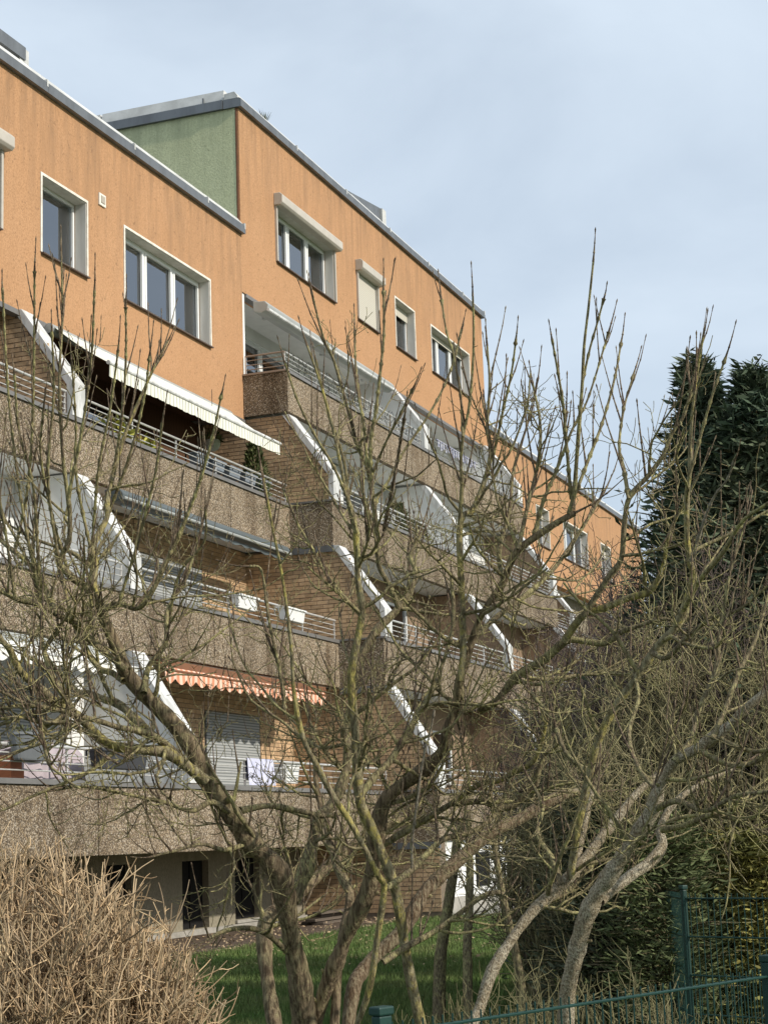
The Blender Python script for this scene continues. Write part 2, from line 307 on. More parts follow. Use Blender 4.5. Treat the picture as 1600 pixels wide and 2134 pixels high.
def wall_holes(x0, x1, z0, z1, holes, y, th, name, m):
    xs = sorted({x0, x1, *[h[0] for h in holes], *[h[1] for h in holes]}); zs = sorted({z0, z1, *[h[2] for h in holes], *[h[3] for h in holes]})
    b = MB()
    for i in range(len(xs) - 1):
        for j in range(len(zs) - 1):
            cx, cz = (xs[i] + xs[i + 1]) / 2, (zs[j] + zs[j + 1]) / 2
            if any(h[0] < cx < h[1] and h[2] < cz < h[3] for h in holes): continue
            b.quad((xs[i], y, zs[j]), (xs[i + 1], y, zs[j]), (xs[i + 1], y, zs[j + 1]), (xs[i], y, zs[j + 1]))
    for a, c in ((x0, x1),):
        b.quad((a, y, z0), (a, y, z1), (a, y + th, z1), (a, y + th, z0)); b.quad((c, y, z1), (c, y, z0), (c, y + th, z0), (c, y + th, z1))
        b.quad((a, y, z0), (a, y + th, z0), (c, y + th, z0), (c, y, z0)); b.quad((a, y, z1), (c, y, z1), (c, y + th, z1), (a, y + th, z1))
    for h in holes:
        a, c, z, w = h
        b.quad((a, y, z), (a, y + th, z), (a, y + th, w), (a, y, w)); b.quad((c, y, z), (c, y, w), (c, y + th, w), (c, y + th, z))
        b.quad((a, y, w), (a, y + th, w), (c, y + th, w), (c, y, w)); b.quad((a, y, z), (c, y, z), (c, y + th, z), (a, y + th, z))
    return P(b.build(name, m))
def window(x0, x1, z0, z1, y, lights=1, box=False, trim=True, depth=.26, room='room', curtain=None, shutter=0, lab=None, name='window', sillm='sill', fw=.06, fmat='frame', splits=None, shut_mat='shutter', reveal=True):
    """one window part: reveal, frame, panes, sill and what hangs in it"""
    b = MB(); yi = y + depth
    f = MB()
    edges = splits or [x0 + (x1 - x0) * i / lights for i in range(lights + 1)]
    for i, x in enumerate(edges):
        w = fw * (1.0 if i in (0, len(edges) - 1) else 1.5)
        a = x if i == 0 else (x - w if i == len(edges) - 1 else x - w / 2)
        f.box(a, a + w, yi - .03, yi + .05, z0 + fw, z1 - fw)
    f.box(x0, x1, yi - .035, yi + .05, z0, z0 + fw); f.box(x0, x1, yi - .035, yi + .05, z1 - fw, z1)
    win = P(f.build(name, fmat))
    if lab: win['label'] = lab
    for i in range(len(edges) - 1):
        q = MB(); a, c = edges[i] + fw * .8, edges[i + 1] - fw * .8
        q.box(a, c, yi + .008, yi + .022, z0 + fw * .9, z1 - fw * .9); q.build('pane', 'glass', win)
        if lights > 1 or splits:                                  # the sash round each pane
            s = MB(); t = .045
            s.box(a - .01, a + t, yi - .045, yi - .0, z0 + fw, z1 - fw); s.box(c - t, c + .01, yi - .045, yi - .0, z0 + fw, z1 - fw)
            s.box(a + t, c - t, yi - .045, yi - .0, z0 + fw, z0 + fw + t); s.box(a + t, c - t, yi - .045, yi - .0, z1 - fw - t, z1 - fw); s.build('sash', fmat, win)
    if reveal:
        r = MB(); e = .012
        for s_, (a, c) in enumerate(((x0, x0 + e), (x1 - e, x1))): r.box(a, c, y + .002, yi - .05, z0 + e, z1 - e)
        r.box(x0, x1, y + .002, yi - .05, z1 - e, z1); r.build('reveal', 'revealm', win)
    if trim:
        t = MB(); w = .045; pr = .02
        t.box(x0 - w, x0, y - pr, y + .03, z0 - .0, z1 + w); t.box(x1, x1 + w, y - pr, y + .03, z0 - .0, z1 + w); t.box(x0, x1, y - pr, y + .03, z1, z1 + w); t.build('trim', 'trim', win)
    s = MB(); s.prism([(y - .07, z0 - .035), (y - .07, z0 - .012), (yi - .03, z0 + .012), (yi - .03, z0 - .02)], x0 - .03, x1 + .03); s.build('sill', sillm, win)
    rm = MB(); yb = y + 1.15
    rm.quad((x0 - .3, yb, z0 - .3), (x1 + .3, yb, z0 - .3), (x1 + .3, yb, z1 + .2), (x0 - .3, yb, z1 + .2))
    for a in (x0 - .3, x1 + .3): rm.quad((a, yi + .05, z0 - .3), (a, yb, z0 - .3), (a, yb, z1 + .2), (a, yi + .05, z1 + .2))
    for a in (z0 - .3, z1 + .2): rm.quad((x0 - .3, yi + .05, a), (x0 - .3, yb, a), (x1 + .3, yb, a), (x1 + .3, yi + .05, a))
    # close the ring between frame and room so that no light leaks in
    rm.quad((x0 - .3, yi + .05, z0 - .3), (x1 + .3, yi + .05, z0 - .3), (x1 + .3, yi + .05, z0), (x0 - .3, yi + .05, z0)); rm.quad((x0 - .3, yi + .05, z1), (x1 + .3, yi + .05, z1), (x1 + .3, yi + .05, z1 + .2), (x0 - .3, yi + .05, z1 + .2))
    rm.quad((x0 - .3, yi + .05, z0), (x0, yi + .05, z0), (x0, yi + .05, z1), (x0 - .3, yi + .05, z1)); rm.quad((x1, yi + .05, z0), (x1 + .3, yi + .05, z0), (x1 + .3, yi + .05, z1), (x1, yi + .05, z1))
    rm.build('room', room, win)
    for (a, c, drop) in (curtain or []):
        k = MB(); n = 26
        pts = [(a + (c - a) * i / n, yi + .14 + .035 * math.sin(i * 1.9) + .012 * math.sin(i * 4.1)) for i in range(n + 1)]
        for i in range(n): k.quad((pts[i][0], pts[i][1], z0 + drop), (pts[i + 1][0], pts[i + 1][1], z0 + drop), (pts[i + 1][0], pts[i + 1][1], z1), (pts[i][0], pts[i][1], z1))
        k.build('curtain', 'curtain', win, smooth=True)
    if shutter:
        k = MB(); k.box(x0 + .03, x1 - .03, yi - .075, yi - .055, z1 - shutter * (z1 - z0), z1); k.build('shutter', shut_mat, win)
    if box:
        k = MB(); k.prism([(y - .21, z1 + .02), (y - .21, z1 + .19), (y - .15, z1 + .25), (y - .001, z1 + .25), (y - .001, z1 - .03), (y - .16, z1 - .03)], x0 - .10, x1 + .14); k.build('shutter_box', 'box', win, bevel=.012)
        [MB().box(a, a + .06, y - .05, y - .002, z0, z1 - .03).build('shutter_guide', 'box', win) for a in (x0 - .06, x1)]
    return win
# ---- top storey walls with their windows
WA = [(21.1, 22.86, 9.75, 11.1), (24.14, 25.60, 9.75, 11.10), (26.97, 30.44, 9.73, 11.09)]
WB = [(33.85, 37.19, 12.54, 13.84), (38.74, 40.10, 12.55, 13.80), (41.44, 42.92, 12.54, 13.86), (44.30, 47.70, 12.56, 13.86)]
wall_holes(XL, 32.0, 8.55, ZA + .05, WA, Y0, .3, 'wall', 'orange')
wall_holes(32.0, XR, 11.32, ZB + .05, WB, Y0, .3, 'wall', 'orange')
window(*WA[0], Y0, 2, box=True, trim=False)
window(*WA[1], Y0, 1, curtain=[(25.25, 25.5, 0)])
window(*WA[2], Y0, 3, curtain=[(29.6, 30.35, 0)])
window(*WB[0], Y0, 3, box=True, trim=False, curtain=[(34.9, 35.6, 0), (36.6, 37.1, 0)])
window(*WB[1], Y0, 1, box=True, trim=False, shutter=1, depth=.10, lab='roller shutter let right down')
window(*WB[2], Y0, 1, shutter=.22, curtain=[(41.5, 42.3, 0)])
window(*WB[3], Y0, 3, shutter=.12, curtain=[(44.4, 45.1, 0), (46.6, 47.6, 0)])
CY = 15.62
WC = [(53.2, 54.6, 9.75, 11.1), (57.3, 58.9, 9.72, 11.05), (60.9, 64.4, 9.70, 11.08), (66.6, 68.2, 9.70, 11.05)]
wall_holes(XR + .05, 74.0, 8.55, ZA + .05, WC, CY, .3, 'wall', 'orange')
for i, w in enumerate(WC): window(*w, CY, (1, 1, 3, 1)[i], shutter=(0, .2, 0, .3)[i], curtain=[(w[0] + .1, w[1] - .2, 0)])
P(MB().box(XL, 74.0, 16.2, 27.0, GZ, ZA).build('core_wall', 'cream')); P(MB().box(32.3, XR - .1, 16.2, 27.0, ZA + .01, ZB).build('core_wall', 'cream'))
P(MB().box(XL, 31.99, 15.12, 26.9, ZA - .05, ZA + .12).build('roof', 'zinc')); P(MB().box(32.2, XR - .05, 15.12, 26.9, ZB - .03, ZB + .12).build('roof', 'zinc')); P(MB().box(XR + .1, 73.9, 15.95, 26.9, ZA - .04, ZA + .12).build('roof', 'zinc'))
P(MB().box(31.982, 32.19, 14.875, 26.95, ZA - .02, ZB + .02).build('side_wall', 'green')); P(MB().box(XR - .2, XR - .02, 15.1, 26.95, ZA + .02, ZB + .02).build('side_wall', 'green'))
P(MB().box(31.975, 32.03, 14.822, 14.862, ZA + .06, ZB).build('corner_strip', 'brown'))
# ---- roof edging: zinc fascia, pale upper strip set back, joint straps
def roof_edge(x0, x1, y, z, side=None):
    x = x0; first = True
    while x < x1 - .01:
        e = min(x + 3.05, x1)
        f = P(MB().prism([(y - .10, z), (y - .10, z + .17), (y - .055, z + .20), (y + .32, z + .20), (y + .32, z)], x + .003, e - .003).build('fascia', 'zinc'))
        a = MB().prism([(y - .02, z + .205), (y - .02, z + .25), (y + .05, z + .35), (y + .10, z + .35), (y + .30, z + .33), (y + .30, z + .205)], x + .006, e - .006); a.build('edge_sheet', 'alu', f)
        s = MB().box(e - .05, e - .01, y - .105, y - .04, z + .10, z + .225); s.build('joint_strap', 'alu', f)
        x = e
def sub(o): return o
roof_edge(XL, 32.03, Y0, ZA); roof_edge(31.92, XR + .12, Y0, ZB); roof_edge(XR + .06, 74.05, CY, ZA)
for k in range(4):     # edging along the green side wall
    y0, y1 = 15.13 + 3 * k, 15.13 + 3 * k + 2.98
    P(MB().box(31.90, 32.2, y0, y1, ZB + .0, ZB + .20).build('fascia', 'zinc'))
    P(MB().prismy([(31.98, ZB + .205), (31.98, ZB + .25), (32.02, ZB + .47), (32.2, ZB + .47), (32.2, ZB + .205)], y0 + .01, y1 - .02).build('edge_sheet', 'alu'))
for y in (15.6, 18.1): P(MB().bar((31.95, y, ZB + .2), (31.95, y, ZB + .34), .03).build('joint_strap', 'zinc'))
P(MB().box(26.02, 26.25, Y0 - .03, Y0 - .002, 11.22, 11.44).build('vent', 'plate')); P(MB().box(26.075, 26.205, Y0 - .042, Y0 - .03, 11.27, 11.40).build('vent_grille', 'plateg'))
# ---- balconies: slabs, parapet panels, caps, railings, back walls
BRICK = MB().box(0, .238, 0, .03, 0, .069).mesh('brick'); BRICK.materials.append(M['brick'])
BRICKX = MB().box(0, .03, 0, .238, 0, .069).mesh('brick'); BRICKX.materials.append(M['brick'])
def bricks(face, fix, u0, u1, z0, z1, clip, parent, single=False, seed=1):
    """face 'x': wall whose face looks to -X at x=fix, u runs along Y; face 'y': looks to -Y at y=fix, u runs along X"""
    rn = random.Random(seed); L_, H_, J = .238, .069, .012; row = 0; z = z0; joined = MB()
    while z + H_ * .5 < z1:
        u = u0 - (.125 if row % 2 else 0) ; zt = min(z + H_, z1)
        while u < u1:
            a, c = max(u, u0), min(u + L_, u1)
            if c - a > .03 and clip((a + c) / 2, (z + zt) / 2):
                d = rn.uniform(-.003, .004)
                whole = c - a > .23 and zt - z > .06
                if single and whole:
                    o = bpy.data.objects.new('brick', BRICKX if face == 'x' else BRICK); COL.objects.link(o); o.parent = parent
                    loc = (fix + d - .012, u, z) if face == 'x' else (u, fix + d - .012, z); o.location = loc
                elif face == 'x': joined.box(fix - .012 + d, fix + .015, a, c, z, zt)
                else: joined.box(a, c, fix - .012 + d, fix + .015, z, zt)
            u += L_ + J
        z += H_ + J; row += 1
    if joined.v: o = sub(joined.build('brickwork', 'brick', parent)); o['kind'] = 'stuff'
def railing(x0, x1, y, z, h=.39, nbar=4, posts=1.55, m='rail', left=None, right=None, gap=None):
    r = P(MB().tube((x0, y, z + h), (x1, y, z + h), .021, 8).build('railing', m, smooth=False))
    for i in range(1, nbar):
        zz = z + h * (i / nbar); sub(MB().tube((x0, y, zz), (x1, y, zz), .0095, 6).build('rail', m, r))
    n = max(1, int((x1 - x0) / posts))
    for i in range(n + 1):
        x = x0 + (x1 - x0) * i / n; sub(MB().box(x - .014, x + .014, y + .012, y + .038, z - .02, z + h).build('post', m, r))
    for xe, ye in ((left or (None, None)), (right or (None, None))):
        if xe is None: continue
        for i in range(1, nbar + 1):
            zz = z + h * i / nbar; sub(MB().tube((xe, y, zz), (xe, ye, zz), .019 if i == nbar else .010, 6).build('rail', 'railbrown' if m == 'rail' and left and xe == left[0] and z > 9 else m, r))
        sub(MB().box(xe - .014, xe + .014, ye - .03, ye, z - .02, z + h).build('post', m, r))
    return r
def parapet(blk, lv, seams):
    y = YF[blk, lv]; z0, z1 = PB[lv], PT[lv] - .03; x0, x1 = SPAN[blk]
    ed = [x0] + [s for s in seams if x0 + .3 < s < x1 - .3] + [x1]
    for i in range(len(ed) - 1):
        P(MB().box(ed[i] + (.012 if i else 0), ed[i + 1] - .012, y, y + .13, z0, z1).build('parapet_panel', 'agg', bevel=.012))
        if i: P(MB().box(ed[i] - .012, ed[i] + .012, y + .03, y + .1, z0 + .005, z1).build('panel_joint', 'revealm'))
    P(MB().prism([(y - .035, z1 - .04), (y - .035, z1 + .028), (y + .17, z1 + .036), (y + .17, z1 + .002), (y - .02, z1 + .002), (y - .02, z1 - .04)], x0 - .0, x1).build('parapet_cap', 'greymetal'))
    P(MB().box(x0, x1, y + .135, y + 3.2, z0 + .03, z0 + .25).build('slab', 'wall_white'))
SE_A = [32 - 2.8 * k for k in range(7, 0, -1)]; SE_B = [32 + 2.85 * k for k in range(1, 7)]; SE_C = [49.2 + 3.1 * k for k in range(1, 8)]
for k in YF: parapet(*k, {'A': SE_A, 'B': SE_B, 'C': SE_C}[k[0]])
# dark side returns of the taller section where it steps out past the lower one
for lv in (4, 3, 2, 1):
    y0 = YF['B', lv]; y1 = {4: Y0 - .004, 3: YF['A', 3], 2: YF['A', 2], 1: YF['A', 1]}[lv] - .004
    P(MB().box(XM - .055, XM - .004, y0 + .0, y1, PB[lv], PT[lv] - .03).build('parapet_return', 'agg'))
    P(MB().box(XM - .085, XM - .0, y0 - .03, y1, PT[lv] - .028, PT[lv] + .01).build('parapet_cap', 'railbrown' if lv == 4 else 'greymetal'))
    if lv < 4: P(MB().box(XM - .075, XM - .004, y0 - .01, y1, PB[lv] - .13, PB[lv] - .004).build('flashing', 'zinc'))
# cross walls with sloped white caps
def fin(x, blk, lv, m, ytop=None, depth=None, single=False, bricked=True, w=.32):
    y = YF[blk, lv]; zt = CE[lv] - .002; yt = y + .97; zk = PT[lv] + .55; yb = 16.15
    poly = [(yb, PB[lv] + .26), (y + .14, PB[lv] + .26), (y + .14, PT[lv] + .02), (y + .05, PT[lv] + .02), (y + .05, zk), (yt, zt), (yb, zt)]
    if lv == 1 and m == 'brick': pass
    f = P(MB().prism(poly, x, x + w).build('cross_wall', 'mortar' if m == 'brick' else 'brickplain' if m == 'far' else 'wall_white'))
    if m == 'brick':
        sl = (zt - zk) / (yt - y - .05)
        bricks('x', x, y + .05, yb - .1 if not single else 15.8, PT[lv] + .02 if blk == 'B' and lv != 1 else PT[lv] - .2, zt, lambda u, z: z < zk + (u - y - .05) * sl - .04, f, single, seed=int(x * 7 + lv))
    n = Vector((0, -(zt - zk), (yt - y))).normalized(); t = .11
    c = [(y - .03, PT[lv] + .012), (y - .03, zk + .02), (yt - .01, zt + .0), (yt + .10, zt), (y + .085, zk - .03), (y + .085, PT[lv] + .012)]
    c[2] = (yt - .06, zt)
    cap = sub(MB().prism(c, x - .035, x + w + .035).build('wall_cap', 'capwhite', f, bevel=.008))
    return f
XFA, XFB, XFE = 23.47, 40.42, 48.72
fin(XFA, 'A', 3, 'brick'); fin(XFA, 'A', 2, 'white'); fin(XFA, 'A', 1, 'white')
fin(32.03, 'B', 3, 'brick', single=True); fin(32.03, 'B', 2, 'brick'); fin(32.03, 'B', 1, 'brick')
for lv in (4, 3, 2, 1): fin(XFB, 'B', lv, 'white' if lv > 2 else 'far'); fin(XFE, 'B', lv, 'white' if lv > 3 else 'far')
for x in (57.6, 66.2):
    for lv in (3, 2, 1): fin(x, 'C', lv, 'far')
# side wall below the first balcony, ground floor walls
f = P(MB().box(32.03, 32.4, 10.96, 14.0, GZ, PB[1] - .002).build('side_wall', 'mortar')); bricks('x', 32.03, 10.96, 13.74, GZ + .12, PB[1] - .01, lambda u, z: True, f, seed=9)
P(MB().box(32.41, XR, 10.98, 11.3, GZ, PB[1] + .02).build('cellar_wall', 'wall_white')); P(MB().box(32.5, XR, 10.94, 10.98, GZ, GZ + .35).build('plinth', 'concrete'))
for x in (34.3, 37.0, 40.2, 44): P(MB().box(x, x + .9, 10.955, 10.976, GZ + .5, PB[1] - .25).build('cellar_window', 'darkroom'))
GW = [(20.6, 21.5, -1.36, -.27), (24.2, 25.12, -1.36, -.27), (26.86, 27.85, -1.40, -.27), (28.9, 29.95, -1.34, -.27)]
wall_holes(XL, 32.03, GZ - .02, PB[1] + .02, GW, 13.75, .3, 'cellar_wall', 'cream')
for w in GW:
    k = P(MB().box(w[0], w[1], 13.87, 13.90, w[2], w[3]).build('cellar_window', 'darkroom'))
    sub(MB().box(w[0] - .02, w[1] + .02, 13.70, 13.86, w[2] - .06, w[2] - .004).build('sill', 'concrete', k)); sub(MB().box(w[0], w[0] + .05, 13.85, 13.868, w[2], w[3]).build('frame', 'darkroom', k)); sub(MB().box((w[0] + w[1]) / 2 - .02, (w[0] + w[1]) / 2 + .02, 13.85, 13.868, w[2], w[3]).build('frame', 'darkroom', k))
P(MB().box(XL, 32.0, 13.69, 13.745, GZ - .02, GZ + .11).build('plinth', 'concrete'))
# back walls of the balconies
def back(blk, lv, x0, x1, holes, m, y=None):
    y = y or YF[blk, lv] + 2.0; return wall_holes(x0, x1, PB[lv] + .25, CE[lv] + .03, holes, y, .2, 'back_wall', m), y
back('A', 3, XL, 32.03, [(24.6, 26.6, 6.1, 8.2), (27.2, 28.6, 6.9, 8.2)], 'wood')
w3, y3 = None, YF['A', 3] + 2.0
window(24.6, 26.6, 6.1, 8.2, y3, 2, trim=False, depth=.06, reveal=False, fmat='wood'); window(27.2, 28.6, 6.9, 8.2, y3, 1, trim=False, depth=.06, reveal=False, fmat='wood')
bw, y2 = back('A', 2, 23.9, 32.02, [(27.35, 30.02, 3.25, 5.17)], 'mortar', 14.87)
bricks('y', y2, 30.05, 32.02, PT[2] - .1, CE[2], lambda u, z: True, bw, True, seed=3); bricks('y', y2, 24.0, 27.3, 3.4, CE[2], lambda u, z: True, bw, seed=4); bricks('y', y2, 27.35, 30.02, 5.2, CE[2], lambda u, z: True, bw, seed=6)
window(27.35, 30.02, 3.25, 5.17, y2, 2, trim=False, depth=.05, reveal=False, shutter=.5, shut_mat='blind', splits=[27.35, 29.3, 30.02])
back('A', 2, XL, 23.45, [(18.6, 20.6, 3.3, 5.2)], 'wall_white', 14.87); window(18.6, 20.6, 3.3, 5.2, 14.87, 2, trim=False, depth=.06, reveal=False)
bw1, y1 = back('A', 1, 23.9, 32.02, [(28.1, 30.4, .3, 2.32)], 'mortar', 13.9)
bricks('y', y1, 30.45, 32.02, PT[1] - .3, CE[1], lambda u, z: True, bw1, seed=5); bricks('y', y1, 24, 28.05, .8, CE[1], lambda u, z: True, bw1, seed=7); bricks('y', y1, 28.1, 30.4, 2.35, CE[1], lambda u, z: True, bw1, seed=8)
window(28.1, 30.4, .3, 2.32, y1, 2, trim=False, depth=.05, reveal=False, shutter=1, shut_mat='blind', fmat='zinc')
back('A', 1, XL, 23.45, [(19.2, 22.4, .3, 2.34)], 'wall_white', 13.9); window(19.2, 22.4, .3, 2.34, 13.9, 2, trim=False, depth=.06, reveal=False, fmat='zinc', shutter=.9, shut_mat='blind')
P(MB().box(22.72, 23.22, 13.5, 13.88, PB[1] + .26, CE[1] - .01).build('pillar', 'wall_white'))
for lv in (4, 3, 2, 1):
    for a, c in ((32.42, 40.4), (40.8, 48.7)):
        zz = PB[lv] + .45
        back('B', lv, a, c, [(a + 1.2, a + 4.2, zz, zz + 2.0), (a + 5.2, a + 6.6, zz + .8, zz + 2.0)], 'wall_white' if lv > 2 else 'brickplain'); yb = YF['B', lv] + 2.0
        window(a + 1.2, a + 4.2, zz, zz + 2.0, yb, 2, trim=False, depth=.06, reveal=False, curtain=[(a + 1.3, a + 2.4, 0)]); window(a + 5.2, a + 6.6, zz + .8, zz + 2.0, yb, 1, trim=False, depth=.06, reveal=False, curtain=[(a + 5.3, a + 6.5, 0)])
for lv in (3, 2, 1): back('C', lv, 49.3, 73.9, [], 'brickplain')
P(MB().box(32.4, XR, 14.84, 16.2, 11.345, 11.40).build('loggia_ceiling', 'wall_white')); P(MB().box(XL, 31.98, 14.84, 16.2, 8.58, 8.63).build('loggia_ceiling', 'wood')); P(MB().box(XR + .1, 73.9, CY + .02, 17, 8.58, 8.63).build('loggia_ceiling', 'wall_white'))
P(MB().box(32.0, 32.16, 14.83, 15.2, PT[4], 11.315).build('end_post', 'white')); P(MB().box(32.03, 32.4, 15.21, 16.2, PB[4] + .26, 11.34).build('side_wall', 'wall_white')); P(MB().box(31.62, 31.99, 15.12, 16.2, 8.56, 8.575).build('soffit', 'greymetal'))
# railings stand on the parapets
railing(XM + .02, XFB - .1, YF['B', 4] + .06, PT[4], left=(XM - .03, Y0 - .05)); railing(XFB + .5, XFE - .1, YF['B', 4] + .06, PT[4])
railing(XL, XFA - .1, YF['A', 3] + .06, PT[3]); railing(XFA + .5, XM - .06, YF['A', 3] + .06, PT[3])
railing(32.5, XFB - .1, YF['B', 3] + .06, PT[3]); railing(XFB + .5, XFE - .1, YF['B', 3] + .06, PT[3])
railing(XL, XFA - .1, YF['A', 2] + .06, PT[2]); railing(XFA + .5, XM - .06, YF['A', 2] + .06, PT[2])
railing(32.5, XFB - .1, YF['B', 2] + .06, PT[2]); railing(XFB + .5, XFE - .1, YF['B', 2] + .06, PT[2])
railing(XL, XFA - .1, YF['A', 1] + .06, PT[1], .42); railing(XFA + .5, XM - .06, YF['A', 1] + .06, PT[1], .42)
railing(32.5, XFB - .1, YF['B', 1] + .06, PT[1]); railing(XFB + .5, XFE - .1, YF['B', 1] + .06, PT[1]); railing(XR + .2, 57.5, YF['C', 3] + .06, PT[3])
# drip strip under the top storey of the lower section
P(MB().box(XL, 31.96, Y0 - .03, Y0 + .12, 8.46, 8.548).build('drip_strip', 'greymetal')); P(MB().box(32.17, XR, Y0 - .02, Y0 + .14, 11.24, 11.318).build('drip_strip', 'greymetal'))
# rooflights and dormer box on the roofs
dm = P(MB().prism([(15.3, ZA + .12), (15.3, 13.42), (17.5, 14.0), (17.5, ZA + .12)], 21.4, 24.0).build('roof_dormer', 'alu')); sub(MB().box(21.2, 24.16, 15.12, 15.4, 13.22, 13.45).build('dormer_edge', 'zinc', dm)); sub(MB().box(24.02, 24.3, 15.15, 15.5, 12.95, 13.44).build('dormer_end', 'capwhite', dm)); sub(MB().box(21.6, 23.8, 15.285, 15.298, 12.85, 13.2).build('dormer_pane', 'capwhite', dm))
rl = P(MB().prismy([(39.3, ZB + .125), (39.3, 16.14), (41.68, 16.46), (41.68, ZB + .125)], 15.2, 16.3).build('rooflight', 'zinc')); sub(MB().box(41.70, 41.98, 15.15, 15.5, ZB + .13, 16.46).build('rooflight_post', 'alu', rl)); sub(MB().box(39.5, 41.6, 15.17, 15.195, ZB + .5, 16.1).build('rooflight_pane', 'capwhite', rl))
# ================================================================== AWNINGS AND BALCONY THINGS
def valance(x0, x1, y, ztop, h, scallop=0, per=.2, n_per=6):
    b = MB(); n = int((x1 - x0) / per * n_per); pts = []
    for i in range(n + 1):
        x = x0 + (x1 - x0) * i / n; ph = (x - x0) / per * math.pi
        pts.append((x, ztop - h - scallop * abs(math.sin(ph)), .012 * math.sin(x * 9)))
    for i in range(n):
        (a, za, ja), (c, zc, jc) = pts[i], pts[i + 1]
        b.quad((a, y + ja, za), (c, y + jc, zc), (c, y, ztop), (a, y, ztop)); b.quad((c, y + jc + .004, zc), (a, y + ja + .004, za), (a, y + .004, ztop), (c, y + .004, ztop))
    return b
a1 = empty('awning', (27.4, 14.4, 8.4)); tag(a1, 'long cream striped awning let out below the orange wall', 'awning')
iv = Matrix.Translation((-27.4, -14.4, -8.4))
def K(o, inv): o.matrix_parent_inverse = inv; return o
ax0, ax1 = 24.0, 30.68
K(MB().tube((ax0 - .05, 14.55, 8.36), (ax1 + .05, 14.55, 8.36), .085, 10).build('roller_cassette', 'aw_box', a1), iv)
cl = MB(); n = 30
for i in range(n):
    y_a, y_b = 14.5 + (13.46 - 14.5) * i / n, 14.5 + (13.46 - 14.5) * (i + 1) / n; za, zb = 8.40 - .76 * i / n - .04 * math.sin(math.pi * i / n), 8.40 - .76 * (i + 1) / n - .04 * math.sin(math.pi * (i + 1) / n)
    cl.quad((ax0, y_a, za), (ax1, y_a, za), (ax1, y_b, zb), (ax0, y_b, zb)); cl.quad((ax0, y_a, za - .004), (ax0, y_b, zb - .004), (ax1, y_b, zb - .004), (ax1, y_a, za - .004))
K(cl.build('awning_cloth', 'aw_cloth', a1), iv); K(MB().tube((ax0 - .04, 13.46, 7.645), (ax1 + .04, 13.46, 7.645), .035, 10).build('front_bar', 'capwhite', a1), iv)
K(valance(ax0, ax1, 13.455, 7.62, .20, .012, .23).build('valance', 'aw_cloth', a1), iv)
for x in (24.9, 29.8): K(MB().bar((x, 14.5, 8.27), (x + .5, 14.0, 7.97), .04).bar((x + .5, 14.0, 7.97), (x + .1, 13.5, 7.63), .035).build('folding_arm', 'aw_box', a1), iv)
a2 = empty('awning', (27.6, 12.8, 2.8)); tag(a2, 'orange scalloped awning over the first floor balcony', 'awning'); iv = Matrix.Translation((-27.6, -12.8, -2.8))
K(MB().box(24.3, 31.0, 12.76, 13.0, 2.70, 2.86).build('roller_cassette', 'brown', a2), iv)
cl = MB().quad((24.35, 12.8, 2.8), (30.9, 12.8, 2.8), (30.9, 12.72, 2.70), (24.35, 12.72, 2.70)).quad((24.35, 12.8, 2.796), (24.35, 12.72, 2.696), (30.9, 12.72, 2.696), (30.9, 12.8, 2.796)); K(cl.build('awning_cloth', 'aw_orange', a2), iv)
K(valance(24.35, 30.9, 12.715, 2.70, .12, .09, .36, 10).build('valance', 'aw_orange', a2), iv); K(MB().tube((24.3, 12.72, 2.70), (30.95, 12.72, 2.70), .022, 8).build('front_bar', 'brown', a2), iv)
a3 = empty('awning', (18, 12.8, 2.8)); tag(a3, 'white scalloped awning at the left edge over the first floor balcony', 'awning'); iv = Matrix.Translation((-18, -12.8, -2.8))
K(MB().box(15, 22.9, 12.72, 13.0, 2.62, 2.86).build('roller_cassette', 'aw_box', a3), iv)
K(MB().quad((15, 12.8, 2.78), (22.7, 12.8, 2.78), (22.7, 12.3, 2.56), (15, 12.3, 2.56)).quad((15, 12.8, 2.776), (15, 12.3, 2.556), (22.7, 12.3, 2.556), (22.7, 12.8, 2.776)).build('awning_cloth', 'aw_white', a3), iv)
K(valance(15, 22.7, 12.295, 2.56, .09, .085, .33, 10).build('valance', 'aw_white', a3), iv); K(MB().tube((15, 12.3, 2.56), (22.7, 12.3, 2.56), .022, 8).build('front_bar', 'capwhite', a3), iv)
a4 = empty('awning', (28, 13.7, 5.6)); tag(a4, 'closed grey awning cassette under the second floor parapet', 'awning'); iv = Matrix.Translation((-28, -13.7, -5.6))
K(MB().prism([(13.52, 5.52), (13.5, 5.60), (13.56, 5.68), (13.85, 5.70), (13.85, 5.50), (13.7, 5.46)], 24.5, 31.2).build('roller_cassette', 'aw_dark', a4, bevel=.02), iv); K(MB().tube((24.5, 13.50, 5.53), (31.2, 13.50, 5.53), .03, 8).build('front_bar', 'aw_box', a4), iv)
K(valance(24.6, 31.1, 13.60, 5.46, .03, .035, .45, 10).build('valance', 'aw_dark', a4), iv)
a5 = empty('awning', (36, 14.6, 11.1)); tag(a5, 'closed white awning cassette under the taller orange wall', 'awning'); iv = Matrix.Translation((-36, -14.6, -11.1))
K(MB().prism([(14.36, 10.95), (14.34, 11.06), (14.42, 11.15), (14.7, 11.17), (14.7, 10.95), (14.5, 10.90)], 32.3, 39.9).build('roller_cassette', 'aw_box', a5, bevel=.02), iv); K(MB().tube((32.3, 14.35, 10.95), (39.9, 14.35, 10.95), .035, 8).build('front_bar', 'capwhite', a5), iv)
for x in (33.2, 36.4, 39.0): K(MB().box(x, x + .08, 14.6, 14.9, 11.05, 11.24).build('bracket', 'aw_box', a5), iv)
